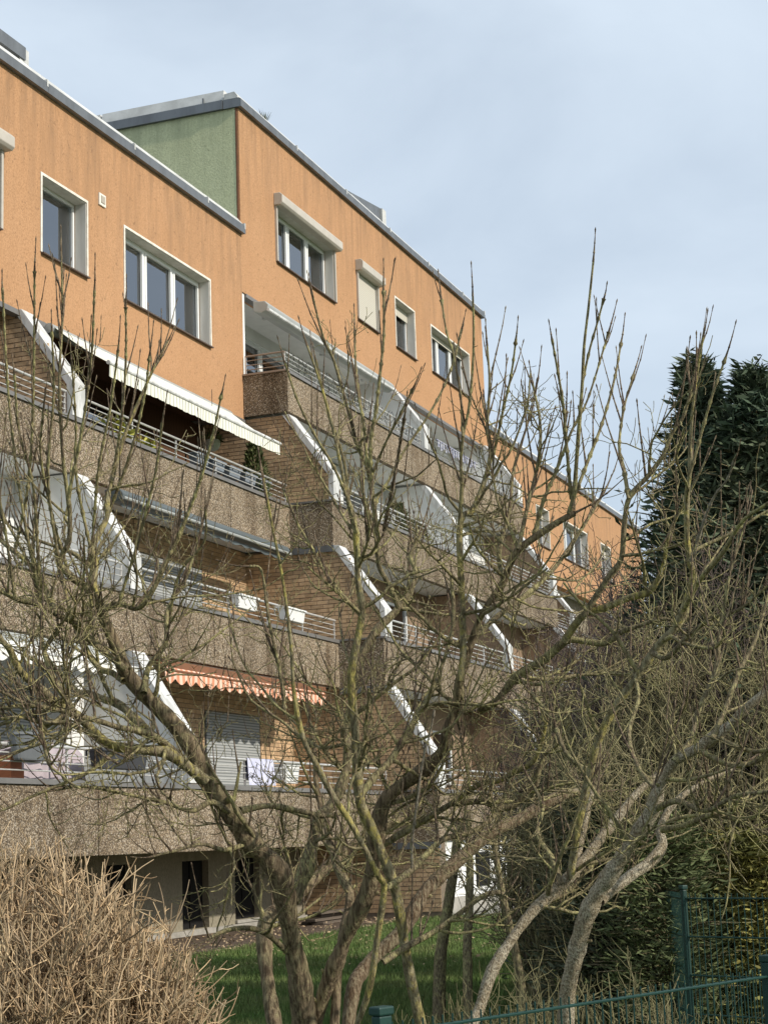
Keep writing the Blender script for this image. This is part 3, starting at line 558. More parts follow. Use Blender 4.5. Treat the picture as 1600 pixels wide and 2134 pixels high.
def trough(name, x0, x1, y0, y1, z0, z1, m, label, group=None, cat='planter', hooks=True, plant=None, seed=1, clampz=None):
    """flower box with tapered sides, rim, soil, railing hooks"""
    e = empty(name, ((x0 + x1) / 2, (y0 + y1) / 2, z0)); tag(e, label, cat, group); iv = Matrix.Translation((-(x0 + x1) / 2, -(y0 + y1) / 2, -z0)); t = .03
    b = MB(); v = [(x0 + t, y0 + t, z0), (x1 - t, y0 + t, z0), (x1 - t, y1 - t, z0), (x0 + t, y1 - t, z0), (x0, y0, z1), (x1, y0, z1), (x1, y1, z1), (x0, y1, z1)]
    b.add(v, [(3, 2, 1, 0), (0, 1, 5, 4), (1, 2, 6, 5), (2, 3, 7, 6), (3, 0, 4, 7)]); K(b.build('box_body', m, e, bevel=.01), iv)
    r = MB(); w = .018
    r.box(x0 - w, x1 + w, y0 - w, y0, z1 - .03, z1); r.box(x0 - w, x1 + w, y1, y1 + w, z1 - .03, z1); r.box(x0 - w, x0, y0, y1, z1 - .03, z1); r.box(x1, x1 + w, y0, y1, z1 - .03, z1); K(r.build('rim', m, e), iv)
    K(MB().box(x0 + .01, x1 - .01, y0 + .01, y1 - .01, z1 - .05, z1 - .02).build('soil', 'soil', e), iv)
    if hooks:
        for x in (x0 + .12, x1 - .12): K(MB().bar((x, y0 - .0, z1 - .06), (x, y1 + .10, z1 + .02), .02).bar((x, y1 + .10, z1 + .02), (x, y1 + .10, z1 - .12), .02).build('hook', 'string' if m != 'pot_white' else 'pot_white', e), iv)
    if plant: leaf_clump('plant', [( (x0 + x1) / 2, (y0 + y1) / 2, z1 - .03)], (x1 - x0) / 2, (y1 - y0) / 2 + .05, .13, 70, plant, seed, e, iv, .05)
    return e
def leaves(rng, C, D, Ln, Wd, bend=.0):
    """array of leaf quads (kite shape) at C pointing D"""
    n = len(C); D = D / (np.linalg.norm(D, axis=1, keepdims=True) + 1e-9); q = rng.normal(size=(n, 3)); S = np.cross(D, q); S /= np.linalg.norm(S, axis=1, keepdims=True) + 1e-9
    Ln = np.asarray(Ln).reshape(-1, 1); Wd = np.asarray(Wd).reshape(-1, 1)
    V = np.stack([C, C + D * Ln * .45 + S * Wd * .5, C + D * Ln, C + D * Ln * .45 - S * Wd * .5], 1)
    return V.reshape(-1, 3)
def leaf_clump(name, centers, rx, ry, rz, n, m, seed, parent, inv, size):
    rng = np.random.default_rng(seed); c = np.array(centers)[rng.integers(0, len(centers), n)]; o = rng.normal(size=(n, 3)); o /= np.linalg.norm(o, axis=1, keepdims=True); o[:, 2] = np.abs(o[:, 2]); rad = rng.uniform(.2, 1, (n, 1))
    C = c + o * rad * np.array([rx, ry, rz]); V = leaves(rng, C, o + rng.normal(0, .5, (n, 3)), rng.uniform(.7, 1.3, n) * size, rng.uniform(.3, .5, n) * size)
    ob = link(name, np_mesh(name, V, np.arange(len(V)).reshape(-1, 4), False), m, parent)
    if inv is not None: ob.matrix_parent_inverse = inv
    return ob
ya = YF['A', 3]
for i, x in enumerate((28.05, 28.72, 29.42, 30.12, 30.78)):
    trough('planter_box', x, x + .50, ya + .10, ya + .30, PT[3] + .12, PT[3] + .34, 'pot_blue', ('grey flower box nearest the hanging pot, hooked inside the railing under the striped awning' if i == 1 else ['dark grey flower box, leftmost of the row under the striped awning', '', 'grey flower box, third from left in the row under the striped awning', 'grey flower box, fourth from left in the row under the striped awning', 'grey flower box beside the small conifer under the striped awning'][i]), 'flower boxes under the striped awning')
ya2 = YF['A', 2]
trough('planter_box', 27.12, 27.92, ya2 - .13, ya2 + .05, PT[2] + .12, PT[2] + .36, 'pot_white', 'white flower box on the second railing, left one of two', 'white flower boxes on the railing', plant='potleaf', seed=3)
trough('planter_box', 29.12, 30.02, ya2 - .13, ya2 + .05, PT[2] + .12, PT[2] + .36, 'pot_white', 'white flower box on the second railing, right one of two', 'white flower boxes on the railing', plant='potleaf', seed=4)
ya1 = YF['A', 1]
trough('planter_box', 20.62, 21.9, ya1 - .16, ya1 + .05, PT[1] + .16, PT[1] + .42, 'pot_dark', 'black flower box on the lowest railing beside the white cross wall', plant='potleaf', seed=5)
trough('planter_box', 27.1, 27.82, ya1 + .10, ya1 + .28, PT[1] + .08, PT[1] + .40, 'pot_white', 'white flower box beside the lilac towel on the lowest railing', hooks=True)
# oval saddle planter over the lowest railing
e = empty('saddle_planter', (19.08, ya1, PT[1] + .25)); tag(e, 'large oval grey planter sitting astride the lowest railing', 'planter'); iv = Matrix.Translation((-19.08, -ya1, -PT[1] - .25))
b = MB(); n = 28; rows = ((.32, .12, .22), (.34, .125, .24), (.43, .185, .52), (.455, .20, .525), (.455, .20, .56), (.42, .17, .56), (.40, .155, .50))
for k, (rx, ry, z) in enumerate(rows): b.v += [(19.08 + rx * math.cos(2 * math.pi * i / n), ya1 + ry * math.sin(2 * math.pi * i / n) - .02, PT[1] + z) for i in range(n)]
for k in range(len(rows) - 1): b.f += [(k * n + i, k * n + (i + 1) % n, (k + 1) * n + (i + 1) % n, (k + 1) * n + i) for i in range(n)]
b.f += [tuple(range(n - 1, -1, -1)), tuple(range((len(rows) - 1) * n, len(rows) * n))]; K(b.build('pot_body', 'pot_grey', e), iv)
leaf_clump('plant', [(19.08, ya1, PT[1] + .53)], .36, .14, .12, 90, 'potleaf', 7, e, iv, .07)
# covered furniture, towel
b = MB(); n = 18; m_ = 8; rs = random.Random(3)
for j in range(m_ + 1):
    for i in range(n + 1):
        x = 19.3 + 1.75 * i / n; t = j / m_; hgt = .50 + .14 * math.sin(i * .9) * .4 + (.10 if 5 < i < 13 else 0); fold = .05 * math.sin(i * 1.7 + j * .3) + .03 * math.sin(i * 3.1)
        if j <= 4: b.v.append((x + .03 * math.sin(j), 12.25 - .02 * (4 - j) + fold * (1 - j / 5), PB[1] + .26 + (hgt + .62) * j / 4))
        else: b.v.append((x, 12.25 + .75 * (j - 4) / 4, PB[1] + .26 + hgt + .62 + .03 * math.sin(i + j)))
for j in range(m_): b.f += [(j * (n + 1) + i, j * (n + 1) + i + 1, (j + 1) * (n + 1) + i + 1, (j + 1) * (n + 1) + i) for i in range(n)]
b.box(19.45, 20.95, 12.34, 12.9, PB[1] + .26, PB[1] + .9)
tag(b.build('covered_furniture', 'cloth', smooth=True), 'balcony furniture under a mauve cover behind the oval planter', 'furniture')
b = MB().box(19.02, 19.28, 12.1, 12.5, PB[1] + .26, PT[1] + .30); [b.box(19.0, 19.3, 12.08, 12.1, PB[1] + .4 + .18 * k, PB[1] + .55 + .18 * k) for k in range(4)]; tag(b.build('wooden_crate', 'clay'), 'reddish wooden crate beside the mauve cover on the lowest balcony', 'crate')
b = MB(); n = 14
for i in range(n):
    f = lambda k: ya1 - .0 + .02 * math.sin(k * 1.3)
    xa, xb = 25.55 + 1.0 * i / n, 25.55 + 1.0 * (i + 1) / n
    b.quad((xa, f(i), PT[1] + .02), (xb, f(i + 1), PT[1] + .02), (xb, ya1 + .03, PT[1] + .445), (xa, ya1 + .03, PT[1] + .445)); b.quad((xa, ya1 + .03, PT[1] + .445), (xb, ya1 + .03, PT[1] + .445), (xb, ya1 + .10, PT[1] + .44), (xa, ya1 + .10, PT[1] + .44)); b.quad((xa, ya1 + .10, PT[1] + .44), (xb, ya1 + .10, PT[1] + .44), (xb, ya1 + .11, PT[1] + .1), (xa, ya1 + .11, PT[1] + .1))
tag(b.build('towel', 'towel', smooth=True), 'lilac patterned towel hung over the lowest railing', 'towel')
# hanging pot, yellow plant, little conifer, balcony shrub, fringe, yucca
e = empty('hanging_pot', (29.45, 14.3, 7.35)); tag(e, 'small white pot hanging on a cord under the striped awning', 'hanging pot'); iv = Matrix.Translation((-29.45, -14.3, -7.35)); b = MB(); n = 16
rows = ((.05, 0), (.11, .04), (.145, .11), (.14, .19), (.12, .22))
for r_, z in rows: b.v += [(29.45 + r_ * math.cos(2 * math.pi * i / n), 14.3 + r_ * math.sin(2 * math.pi * i / n), 7.35 + z) for i in range(n)]
for k in range(4): b.f += [(k * n + i, k * n + (i + 1) % n, (k + 1) * n + (i + 1) % n, (k + 1) * n + i) for i in range(n)]
b.f += [tuple(range(n - 1, -1, -1))]; K(b.build('pot_body', 'pot_white', e, smooth=True), iv)
for k in range(3): K(MB().tube((29.45 + .12 * math.cos(2.1 * k), 14.3 + .12 * math.sin(2.1 * k), 7.56), (29.45, 14.3, 8.1), .006, 5).build('cord', 'string', e), iv)
K(MB().tube((29.45, 14.3, 8.1), (29.45, 14.3, 8.56), .006, 5).build('cord', 'string', e), iv); leaf_clump('plant', [(29.45, 14.3, 7.55)], .22, .2, .15, 60, 'potleaf', 11, e, iv, .12)
e = empty('variegated_plant', (25.9, 14.1, 6.1)); tag(e, 'yellow green leafy plant behind the upper railing', 'plant'); iv = Matrix.Translation((-25.9, -14.1, -6.1))
K(MB().box(25.3, 26.5, 13.98, 14.25, 6.03, 6.45).build('pot', 'pot_dark', e), iv)
leaf_clump('foliage', [(25.6, 14.08, 6.72), (26.2, 14.08, 6.66), (25.35, 14.08, 6.80), (26.5, 14.1, 6.62)], .34, .14, .26, 230, 'yellowleaf', 12, e, iv, .20)
def needle_bush(name, x, y, z0, h, r, m, n, seed, label, cat='shrub', size=.07, pot=None, trunk='bark', lean=0):
    rng = np.random.default_rng(seed); e = empty(name, (x, y, z0)); tag(e, label, cat); iv = Matrix.Translation((-x, -y, -z0))
    if pot: K(MB().prismy([(x - .16, z0), (x + .16, z0), (x + .2, z0 + .3), (x - .2, z0 + .3)], y - .18, y + .18).build('pot', pot, e), iv)
    K(MB().tube((x, y, z0), (x, y, z0 + h * .85), .025, 6, .008).build('trunk', trunk, e), iv)
    t = rng.uniform(0, 1, n) ** .8; a = rng.uniform(0, 2 * math.pi, n); prof = np.clip(1.12 - t, .0, 1) ** .75 * np.clip(t / .12, 0.3, 1) * (1 + .18 * np.sin(a * 3 + t * 9)); rad = np.sqrt(rng.uniform(.25, 1, n)) * r * prof
    C = np.stack([x + rad * np.cos(a), y + rad * np.sin(a), z0 + .15 * h + t * h * .85], 1); D = np.stack([np.cos(a) * .7, np.sin(a) * .7, np.full(n, .9)], 1) + rng.normal(0, .25, (n, 3))
    V = leaves(rng, C, D, rng.uniform(.6, 1.5, n) * size, rng.uniform(.25, .45, n) * size); ob = link('crown', np_mesh('crown', V, np.arange(len(V)).reshape(-1, 4), False), m, e); ob.matrix_parent_inverse = iv; return e
needle_bush('small_conifer', 30.95, 14.12, 6.03, 1.72, .34, 'olivefol', 1500, 21, 'small potted conifer in the corner under the striped awning', 'conifer', .10, 'pot_dark')
for k, (x, s) in enumerate(((36.8, .95), (37.9, .8))): needle_bush('balcony_shrub', x, 13.3, 6.03, 1.35 * s + .1, .55, 'potleaf', 1300, 30 + k, ('broad balcony shrub behind the pale railing left of the white cross wall', 'lower balcony shrub right beside the white cross wall')[k], 'shrub', .10, 'pot_dark')
b = MB(); rs = random.Random(8)
for k in range(16): x = 41.4 + .2 * k; h = .16 + .08 * rs.random(); b.box(x, x + .12, 13.76, 13.775, PT[4] + .42 - h, PT[4] + .42)
b.box(41.3, 44.7, 13.75, 13.79, PT[4] + .40, PT[4] + .43); tag(b.build('fringe_cloth', 'bluecloth'), 'blue and white fringed cloth strip on the top railing at right', 'cloth')
e = empty('yucca', (35.4, 15.7, ZB + .12)); tag(e, 'spiky yucca peeking over the upper roof edge', 'plant'); iv = Matrix.Translation((-35.4, -15.7, -ZB - .12))
K(MB().prismy([(35.15, ZB + .12), (35.65, ZB + .12), (35.72, ZB + .62), (35.08, ZB + .62)], 15.45, 15.95).build('pot', 'pot_grey', e), iv); K(MB().tube((35.4, 15.7, ZB + .6), (35.4, 15.7, ZB + 1.15), .05, 8).build('trunk', 'bark', e), iv)
b = MB(); rs = random.Random(2)
for k in range(20):
    a = rs.uniform(0, 2 * math.pi); el = rs.uniform(.3, 1.5); d = Vector((math.cos(a) * math.cos(el), math.sin(a) * math.cos(el), math.sin(el))); s_ = d.cross(Vector((0, 0, 1))).normalized() * .011; p0 = Vector((35.4, 15.7, ZB + 1.10)); L_ = rs.uniform(.28, .42)
    b.add([p0 - s_, p0 + s_, p0 + d * L_ * .5 + s_, p0 + d * L_, p0 + d * L_ * .5 - s_], [(0, 1, 2, 3, 4)])
K(b.build('leaf_rosette', 'potleaf', e), iv)
# string of lights wound along the top railing
rs = random.Random(4); b = MB(); prev = None
for k in range(260):
    x = 32.3 + 7.9 * k / 259; q = (x + .06 * math.sin(k * 1.9), 13.86 + .05 * math.cos(k * 1.3), PT[4] + .27 + .16 * math.sin(k * .75) + .05 * math.sin(k * 2.2))
    if prev: b.bar(prev, q, .008)
    prev = q
tag(b.build('string_lights', 'string'), 'black cable of string lights wound along the top railing', 'string lights')
# plank pile against the cellar wall
for k, (x0, y, z, l, w, a) in enumerate(((29.9, 12.6, 0, 2.4, .22, .05), (30.1, 12.9, .0, 2.2, .2, .02), (29.8, 12.7, .06, 2.5, .2, -.04), (30.2, 12.75, .12, 2.0, .2, .06), (30.0, 12.65, .18, 1.8, .18, -.02))):
    b = MB().box(0, l * .8, -w / 2, w / 2, 0, .045); o = b.build('plank', 'plank'); o.location = (x0, y, GZ + .02 + z); o.rotation_euler = (0, 0, a)
    tag(o, ('weathered plank lowest at the front of the pile by the brick wall', 'weathered plank lowest at the back of the pile by the brick wall', 'weathered plank second layer of the pile by the brick wall', 'weathered plank third layer of the pile by the brick wall', 'weathered plank on top of the pile by the brick wall')[k], 'plank', 'planks piled by the brick wall')
# ================================================================== VEGETATION
class Tubes:
    """collects polylines with radii and turns them into one mesh of tapering tubes"""
    def __init__(s): s.g = {}
    def add(s, pts, rad): s.g.setdefault(len(pts), []).append((pts, rad))
    def mesh(s, name, sides=5):
        Vs, Fs, base = [], [], 0; ang = np.arange(sides) * 2 * math.pi / sides; ca, sa = np.cos(ang), np.sin(ang)
        for k, L in s.g.items():
            Pn = np.array([p for p, _ in L], dtype=np.float64); Rn = np.array([r for _, r in L], dtype=np.float64); m = len(L)
            T = np.gradient(Pn, axis=1); T /= np.linalg.norm(T, axis=2, keepdims=True) + 1e-12
            ref = np.zeros((m, 1, 3)); mean = T.mean(1); ax = np.argmin(np.abs(mean), axis=1); ref[np.arange(m), 0, ax] = 1
            U = np.cross(T, np.broadcast_to(ref, T.shape)); U /= np.linalg.norm(U, axis=2, keepdims=True) + 1e-12; W = np.cross(T, U)
            V = Pn[:, :, None, :] + Rn[:, :, None, None] * (U[:, :, None, :] * ca[None, None, :, None] + W[:, :, None, :] * sa[None, None, :, None])
            Vs.append(V.reshape(-1, 3))
            idx = (np.arange(m)[:, None, None] * k + np.arange(k - 1)[None, :, None]) * sides; j = np.arange(sides)[None, None, :]; j2 = (j + 1) % sides
            Fq = np.stack([idx + j, idx + j2, idx + sides + j2, idx + sides + j], -1).reshape(-1, 4) + base; Fs.append(Fq); base += m * k * sides
        return np_mesh(name, np.concatenate(Vs), np.concatenate(Fs))
def smooth_path(P, n):
    """Catmull-Rom through control rows (x, y, z, r)"""
    P = np.asarray(P, float); k = len(P); Q = np.vstack([2 * P[0] - P[1], P, 2 * P[-1] - P[-2]]); t = np.linspace(0, k - 1 - 1e-9, n); i = t.astype(int); u = (t - i)[:, None]
    a, b, c, d = Q[i], Q[i + 1], Q[i + 2], Q[i + 3]
    return .5 * (2 * b + (c - a) * u + (2 * a - 5 * b + 4 * c - d) * u ** 2 + (3 * b - a - 3 * c + d) * u ** 3)
def unit(v): return v / (np.linalg.norm(v) + 1e-12)
UPV = np.array([0, 0, 1.0])
def wander(rng, p, d, L, n, w, upb, pull=None):
    D = d + np.cumsum(rng.normal(0, w, (n, 3)), 0) + UPV * upb * np.linspace(0, 1, n)[:, None]
    if pull is not None: D = D + pull * np.linspace(0, 1, n)[:, None]
    D /= np.linalg.norm(D, axis=1, keepdims=True) + 1e-12
    return np.vstack([p, p + np.cumsum(D * (L / n), 0)])
def side_dir(rng, t, spread=1.0):
    q = rng.normal(size=3); s = unit(q - t * (q @ t)); return unit(t * rng.uniform(.35, .9) + s * spread)
def shoot(rng, T, p, d, L, r0, upb=.5, node=.075, w=.02):
    """straight young shoot with swollen nodes and paired end buds; returns the node points"""
    k = max(3, int(L / node)); base = wander(rng, p, d, L, k, w, upb); pts, rad = [], []
    for i in range(k + 1):
        r = r0 * (1 - .62 * i / k)
        if i == 0: pts.append(base[0]); rad.append(r * 1.3); continue
        seg = base[i] - base[i - 1]
        pts += [base[i] - seg * .16, base[i] - seg * .03, base[i] + seg * .02]; rad += [r, r * 1.65, r * 1.2]
    e = unit(base[-1] - base[-2]); pts += [base[-1] + e * .018, base[-1] + e * .03]; rad += [r0 * .85, r0 * .15]
    T.add(np.array(pts), np.array(rad)); return base
def bush_out(rng, T, TS, base, rads, lv, cfg):
    """side growth along a limb: crooked mossy twigs low down, straight upright shoots on the young wood"""
    seg = np.linalg.norm(np.diff(base, axis=0), axis=1); s = np.concatenate([[0], np.cumsum(seg)]); Ltot = s[-1]
    dn = CFG['gap'][0] / cfg['gap'][0]; rm = (rads[1:] + rads[:-1]) / 2
    wts = seg / np.where(rm < .0115, CFG['gap'][1] * (1.15 if cfg.get('pole') else .62) / dn, cfg['gap'][0]) if lv == 0 else seg / cfg['gap'][lv]
    wts[s[:-1] < (cfg.get('from', .12) if lv == 0 else .1) * Ltot] = 0; cw = np.concatenate([[0], np.cumsum(wts)])
    for _ in range(rng.poisson(cw[-1])):
        q = np.interp(rng.uniform(0, cw[-1]), cw, s); i = min(len(seg) - 1, int(np.searchsorted(s, q) - 1)); i = max(i, 0); f = (q - s[i]) / (seg[i] + 1e-9)
        p = base[i] * (1 - f) + base[i + 1] * f; r = rads[i] * (1 - f) + rads[i + 1] * f; t = unit(base[i + 1] - base[i])
        d = side_dir(rng, t, 1.0)
        thin = lv == 0 and r < .0115; crook = thin and not cfg.get('pole') and r > .0072 and rng.random() < .66
        if (thin and not crook) or (lv == 1 and r < .0075 and rng.random() < .4):
            L = rng.uniform(.10, .55) * min(1, max(.3, r / .009)); shoot(rng, TS, p, unit(d * .5 + UPV * .75 + t * .4), L, max(.0027, min(r * .75, .0055)), .5, rng.uniform(.06, .10)); continue
        lv_ = 1 if crook else lv
        L = rng.uniform(*cfg['len'][lv_]); r0 = min(r * .62, cfg['rad'][lv_] * rng.uniform(.7, 1.3))
        if rng.random() < cfg['shoot'][lv_]:
            d = unit(d * .5 + UPV * .85); shoot(rng, TS, p, d, min(L, .6) * rng.uniform(.6, 1.25), max(.003, min(r0, .0062)), .5, rng.uniform(.06, .10)); continue
        k = max(4, int(L / .055)); pts = wander(rng, p, d, L, k, cfg['w'][lv_], cfg['up'][lv_], cfg.get('pull')); rr = np.linspace(r0, max(.0017, r0 * .38), k + 1); T.add(pts, rr)
        if lv_ + 1 < len(cfg['gap']): bush_out(rng, T, TS, pts, rr, lv_ + 1, cfg)
CFG = dict(gap=(.125, .085, .062, .08), len=((.25, .85), (.14, .46), (.06, .26), (.03, .11)), rad=(.0125, .0078, .0052, .0034), shoot=(.10, .16, .14, .10), w=(.15, .21, .27, .34), up=(.6, .55, .4, .25))
def limb_path(ctrl, D0, D1, n=None):
    """ctrl: list of (px, py, half width px); distances run from D0 to D1 along it"""
    k = len(ctrl); rows = []
    for i, (x, y, h) in enumerate(ctrl):
        D = D0 + (D1 - D0) * i / (k - 1); rows.append([*at(x, y, D), h * D / F_PX])
    S = smooth_path(rows, n or k * 6); return S[:, :3], np.maximum(S[:, 3], .0018)
def knobbly(rng, P, r, amp=.10):
    n = len(P); k = np.convolve(rng.normal(0, 1, n + 8), np.ones(5) / 5, 'same')[4:4 + n]; return r * (1 + amp * k * 1.6)
def tree(name, label, cat, stems, limbs, seed, cfg=CFG, mstem='bark', group=None, sides=14, slimk=.82):
    """stems: trunk parts that reach the ground; limbs: main branches; then the procedural twigs as the crown"""
    rng = np.random.default_rng(seed); p0, _ = limb_path(stems[0][0], stems[0][1], stems[0][2]); base = np.array([p0[0][0], p0[0][1], GZ]); e = empty(name, tuple(base)); tag(e, label, cat, group); inv = Matrix.Translation(tuple(-base))
    T, TS = Tubes(), Tubes()
    def one(part, spec, ground):
        ctrl, D0, D1 = spec[:3]; m = spec[3] if len(spec) > 3 else mstem; dens = spec[4] if len(spec) > 4 else 1.0
        P_, r_ = limb_path(ctrl, D0, D1)
        if ground and P_[0][2] > GZ:      # carry the stem on down into the soil
            d = unit(P_[0] - P_[4]); d = unit(d * .6 + np.array([0, 0, -1.0])); L = (P_[0][2] - GZ + .05) / max(.3, -d[2]); ext = np.array([P_[0] + d * L * t for t in np.linspace(1, .1, 8)]); P_ = np.vstack([ext, P_]); r_ = np.concatenate([r_[0] * np.linspace(1.25, 1.0, 8), r_])
        if r_.max() < .012:                # young wood: swollen nodes every hand's breadth
            sg = np.concatenate([[0], np.cumsum(np.linalg.norm(np.diff(P_, axis=0), axis=1))]); nn = max(8, int(sg[-1] / .012)); q = np.linspace(0, sg[-1], nn); P_ = np.stack([np.interp(q, sg, P_[:, j]) for j in range(3)], 1); r_ = np.interp(q, sg, r_); nd = rng.uniform(.07, .11); ph = (q / nd) % 1
            rb = r_ * (1 + .75 * np.exp(-((ph - .5) / .09) ** 2)); rb[-3:] *= 1.5
        else: rb = knobbly(rng, P_, r_, .13 if r_[0] > .02 else .08)
        t = Tubes(); t.add(P_, rb); o = link(part, t.mesh(part, sides if r_.max() > .012 else 8), m, e); o.matrix_parent_inverse = inv
        if r_.max() > .012 and part in ('trunk', 'limb'):
            for _ in range(rng.poisson(len(P_) / 16)):
                i = rng.integers(3, len(P_) - 3); t_ = unit(P_[i + 1] - P_[i - 1]); d = side_dir(rng, t_, 1.3); rr = r_[i] * rng.uniform(.18, .34); l_ = r_[i] * rng.uniform(.2, .6) + rng.uniform(.0, .03); T.add(np.array([P_[i], P_[i] + d * r_[i] * .8, P_[i] + d * (r_[i] * .8 + l_ * .6), P_[i] + d * (r_[i] * .8 + l_), P_[i] + d * (r_[i] * .8 + l_ + .004)]), np.array([rr * 1.7, rr * 1.2, rr, rr * .92, rr * .2]))
        c = dict(cfg); c['pole'] = m in ('twig', 'shoot', 'pale'); c['gap'] = tuple(g_ / max(dens, .01) if i == 0 else g_ for i, g_ in enumerate(cfg['gap']))
        if dens > 0:
            if ground: c['from'] = .45
            bush_out(rng, T, TS, P_, r_, 0, c)
        tip = P_[-1]; 
        if dens > 0 and r_[-1] > .003: shoot(rng, TS, tip, unit(P_[-1] - P_[-3]), rng.uniform(.06, .16) if r_[-1] < .009 else rng.uniform(.2, .4), min(.006, r_[-1]), .3)
    def slim(sp, k):
        return ([(x, y, h * (k + (1 - k) * min(1, i / (len(sp[0]) * .7)))) for i, (x, y, h) in enumerate(sp[0])],) + tuple(sp[1:])
    for s_ in stems: one('trunk', slim(s_, slimk), True)
    for s_ in limbs: one('limb', s_, False)
    if T.g: o = link('crown', T.mesh('crown', 5), 'twig', e); o.matrix_parent_inverse = inv
    if TS.g: o = link('shoots', TS.mesh('shoots', 5), 'shoot', e); o.matrix_parent_inverse = inv; o['kind'] = 'stuff'
    return e
# ---- the many-stemmed tree in the middle, its left limbs reaching over the balconies
S1 = ([(634, 2134, 31), (624, 2040, 30), (606, 1950, 28), (594, 1875, 28), (582, 1821, 27), (555, 1788, 25), (525, 1761, 24), (504, 1731, 23), (478, 1692, 22), (436, 1630, 20), (398, 1555, 18), (352, 1498, 17), (300, 1447, 16), (262, 1400, 15), (244, 1353, 14), (220, 1297, 12), (206, 1262, 11)], 9.6, 8.9, 'trunkbark', .55)
S2 = ([(608, 1880, 18), (619, 1853, 18), (640, 1806, 16), (656, 1737, 14), (669, 1700, 13), (690, 1681, 12), (709, 1644, 11), (722, 1600, 10), (725, 1556, 10), (719, 1525, 9), (735, 1455, 9), (743, 1391, 9), (782, 1318, 9), (830, 1267, 8), (866, 1202, 6), (855, 1157, 4), (880, 1110, 3)], 9.6, 10.4, 'bark', 1)
S3 = ([(655, 2134, 21), (681, 2055, 20), (705, 1995, 19), (729, 1935, 19), (756, 1884, 19), (774, 1830, 19), (785, 1740, 18), (803, 1669, 17), (850, 1628, 17), (897, 1594, 16), (928, 1556, 14), (931, 1525, 13), (953, 1462, 12), (959, 1415, 11), (985, 1330, 9), (1010, 1270, 8), (1049, 1213, 7), (1075, 1152, 7), (1145, 1099, 7), (1197, 1069, 6)], 9.7, 9.0, 'trunkbark', .9)
S4 = ([(706, 1990, 12), (718, 1935, 12), (729, 1866, 11), (714, 1830, 11), (699, 1794, 10), (687, 1749, 9), (676, 1705, 8), (660, 1640, 6), (655, 1560, 5), (640, 1470, 4)], 9.75, 10.6, 'trunkbark', 1)
S5 = ([(572, 2134, 20), (561, 2070, 19), (552, 1995, 18), (552, 1935, 18), (566, 1906, 17), (600, 1885, 14), (650, 1838, 12), (690, 1800, 11), (740, 1760, 9), (800, 1725, 8), (850, 1700, 7)], 10.1, 11.0, 'trunkbark', .8)
S6 = ([(725, 2134, 18), (738, 2055, 18), (753, 2028, 17), (780, 1995, 16), (834, 1944, 16), (864, 1896, 16), (888, 1857, 16), (925, 1820, 16), (975, 1775, 15), (1025, 1732, 15), (1075, 1712, 14), (1155, 1665, 12), (1200, 1652, 9), (1250, 1650, 6)], 10.3, 11.2, 'bark_red', .5)
S7 = ([(878, 2140, 13), (855, 2040, 13), (840, 1950, 13), (825, 1860, 13), (804, 1800, 12), (780, 1740, 12), (756, 1689, 12), (748, 1655, 12), (744, 1603, 11), (740, 1525, 10), (734, 1462, 10), (733, 1394, 9), (754, 1281, 8), (746, 1211, 7), (743, 1140, 6), (738, 1084, 5.5), (722, 1030, 5), (708, 960, 4), (690, 880, 3.2), (668, 800, 2.6), (640, 720, 2.2)], 9.1, 8.7, 'bark_yellow', .65)
S8 = ([(745, 2134, 8), (770, 2060, 8), (787, 1950, 8), (800, 1853, 8), (788, 1825, 7), (762, 1775, 7), (731, 1716, 7), (694, 1659, 7), (662, 1600, 6.5), (631, 1537, 6), (612, 1440, 4.5), (607, 1350, 4), (590, 1213, 3.5), (568, 1100, 3), (549, 996, 2.4)], 8.8, 8.3, 'bark_yellow', .45)
L = []
def lim(pts, D0, D1, m='bark', dens=1.0): L.append((pts, D0, D1, m, dens))
lim([(206, 1268, 9), (192, 1239, 8), (161, 1212, 7), (144, 1197, 7), (122, 1169, 6), (134, 1148, 6), (144, 1125, 6), (146, 1074, 5), (142, 1039, 5), (132, 960, 4), (127, 880, 3.5), (124, 780, 3), (130, 660, 2.4), (128, 540, 2)], 8.9, 8.7, 'bark', 1.3)
lim([(206, 1262, 9), (194, 1218, 9), (196, 1177, 9), (192, 1142, 8), (210, 1105, 7), (223, 1078, 6), (223, 1049, 6), (229, 1018, 5), (240, 975, 4.5), (262, 900, 3.5), (305, 800, 2.8), (350, 710, 2)], 8.9, 9.3, 'bark_yellow', 1.3)
lim([(210, 1272, 7), (247, 1259, 6), (285, 1268, 5), (310, 1247, 4), (345, 1180, 3), (385, 1090, 2.5), (440, 930, 2)], 8.9, 8.5, 'bark', 1)
lim([(262, 1395, 8), (186, 1332, 7), (153, 1297, 7), (124, 1284, 6.5), (93, 1266, 6), (62, 1255, 6), (31, 1247, 5), (-20, 1215, 4), (-60, 1150, 3)], 8.95, 8.4, 'bark', 1.2)
lim([(120, 1282, 6), (99, 1237, 6), (82, 1204, 5.5), (62, 1177, 5), (31, 1150, 5), (0, 1125, 4), (-40, 1080, 3)], 8.7, 9.2, 'bark_yellow', 1.2)
lim([(430, 1628, 12), (389, 1597, 12), (347, 1569, 12), (300, 1563, 11), (258, 1559, 11), (223, 1549, 11), (196, 1528, 10), (179, 1507, 10), (153, 1487, 10), (124, 1472, 9.5), (103, 1452, 9), (72, 1425, 8.5), (41, 1398, 8), (21, 1355, 7), (0, 1330, 6), (-40, 1270, 4)], 9.05, 8.3, 'bark_yellow', .85)
lim([(153, 1485, 7.5), (134, 1450, 7), (115, 1423, 7), (99, 1382, 6), (85, 1320, 5), (88, 1260, 4), (70, 1160, 3), (75, 1050, 2.5)], 8.6, 8.9, 'bark', 1)
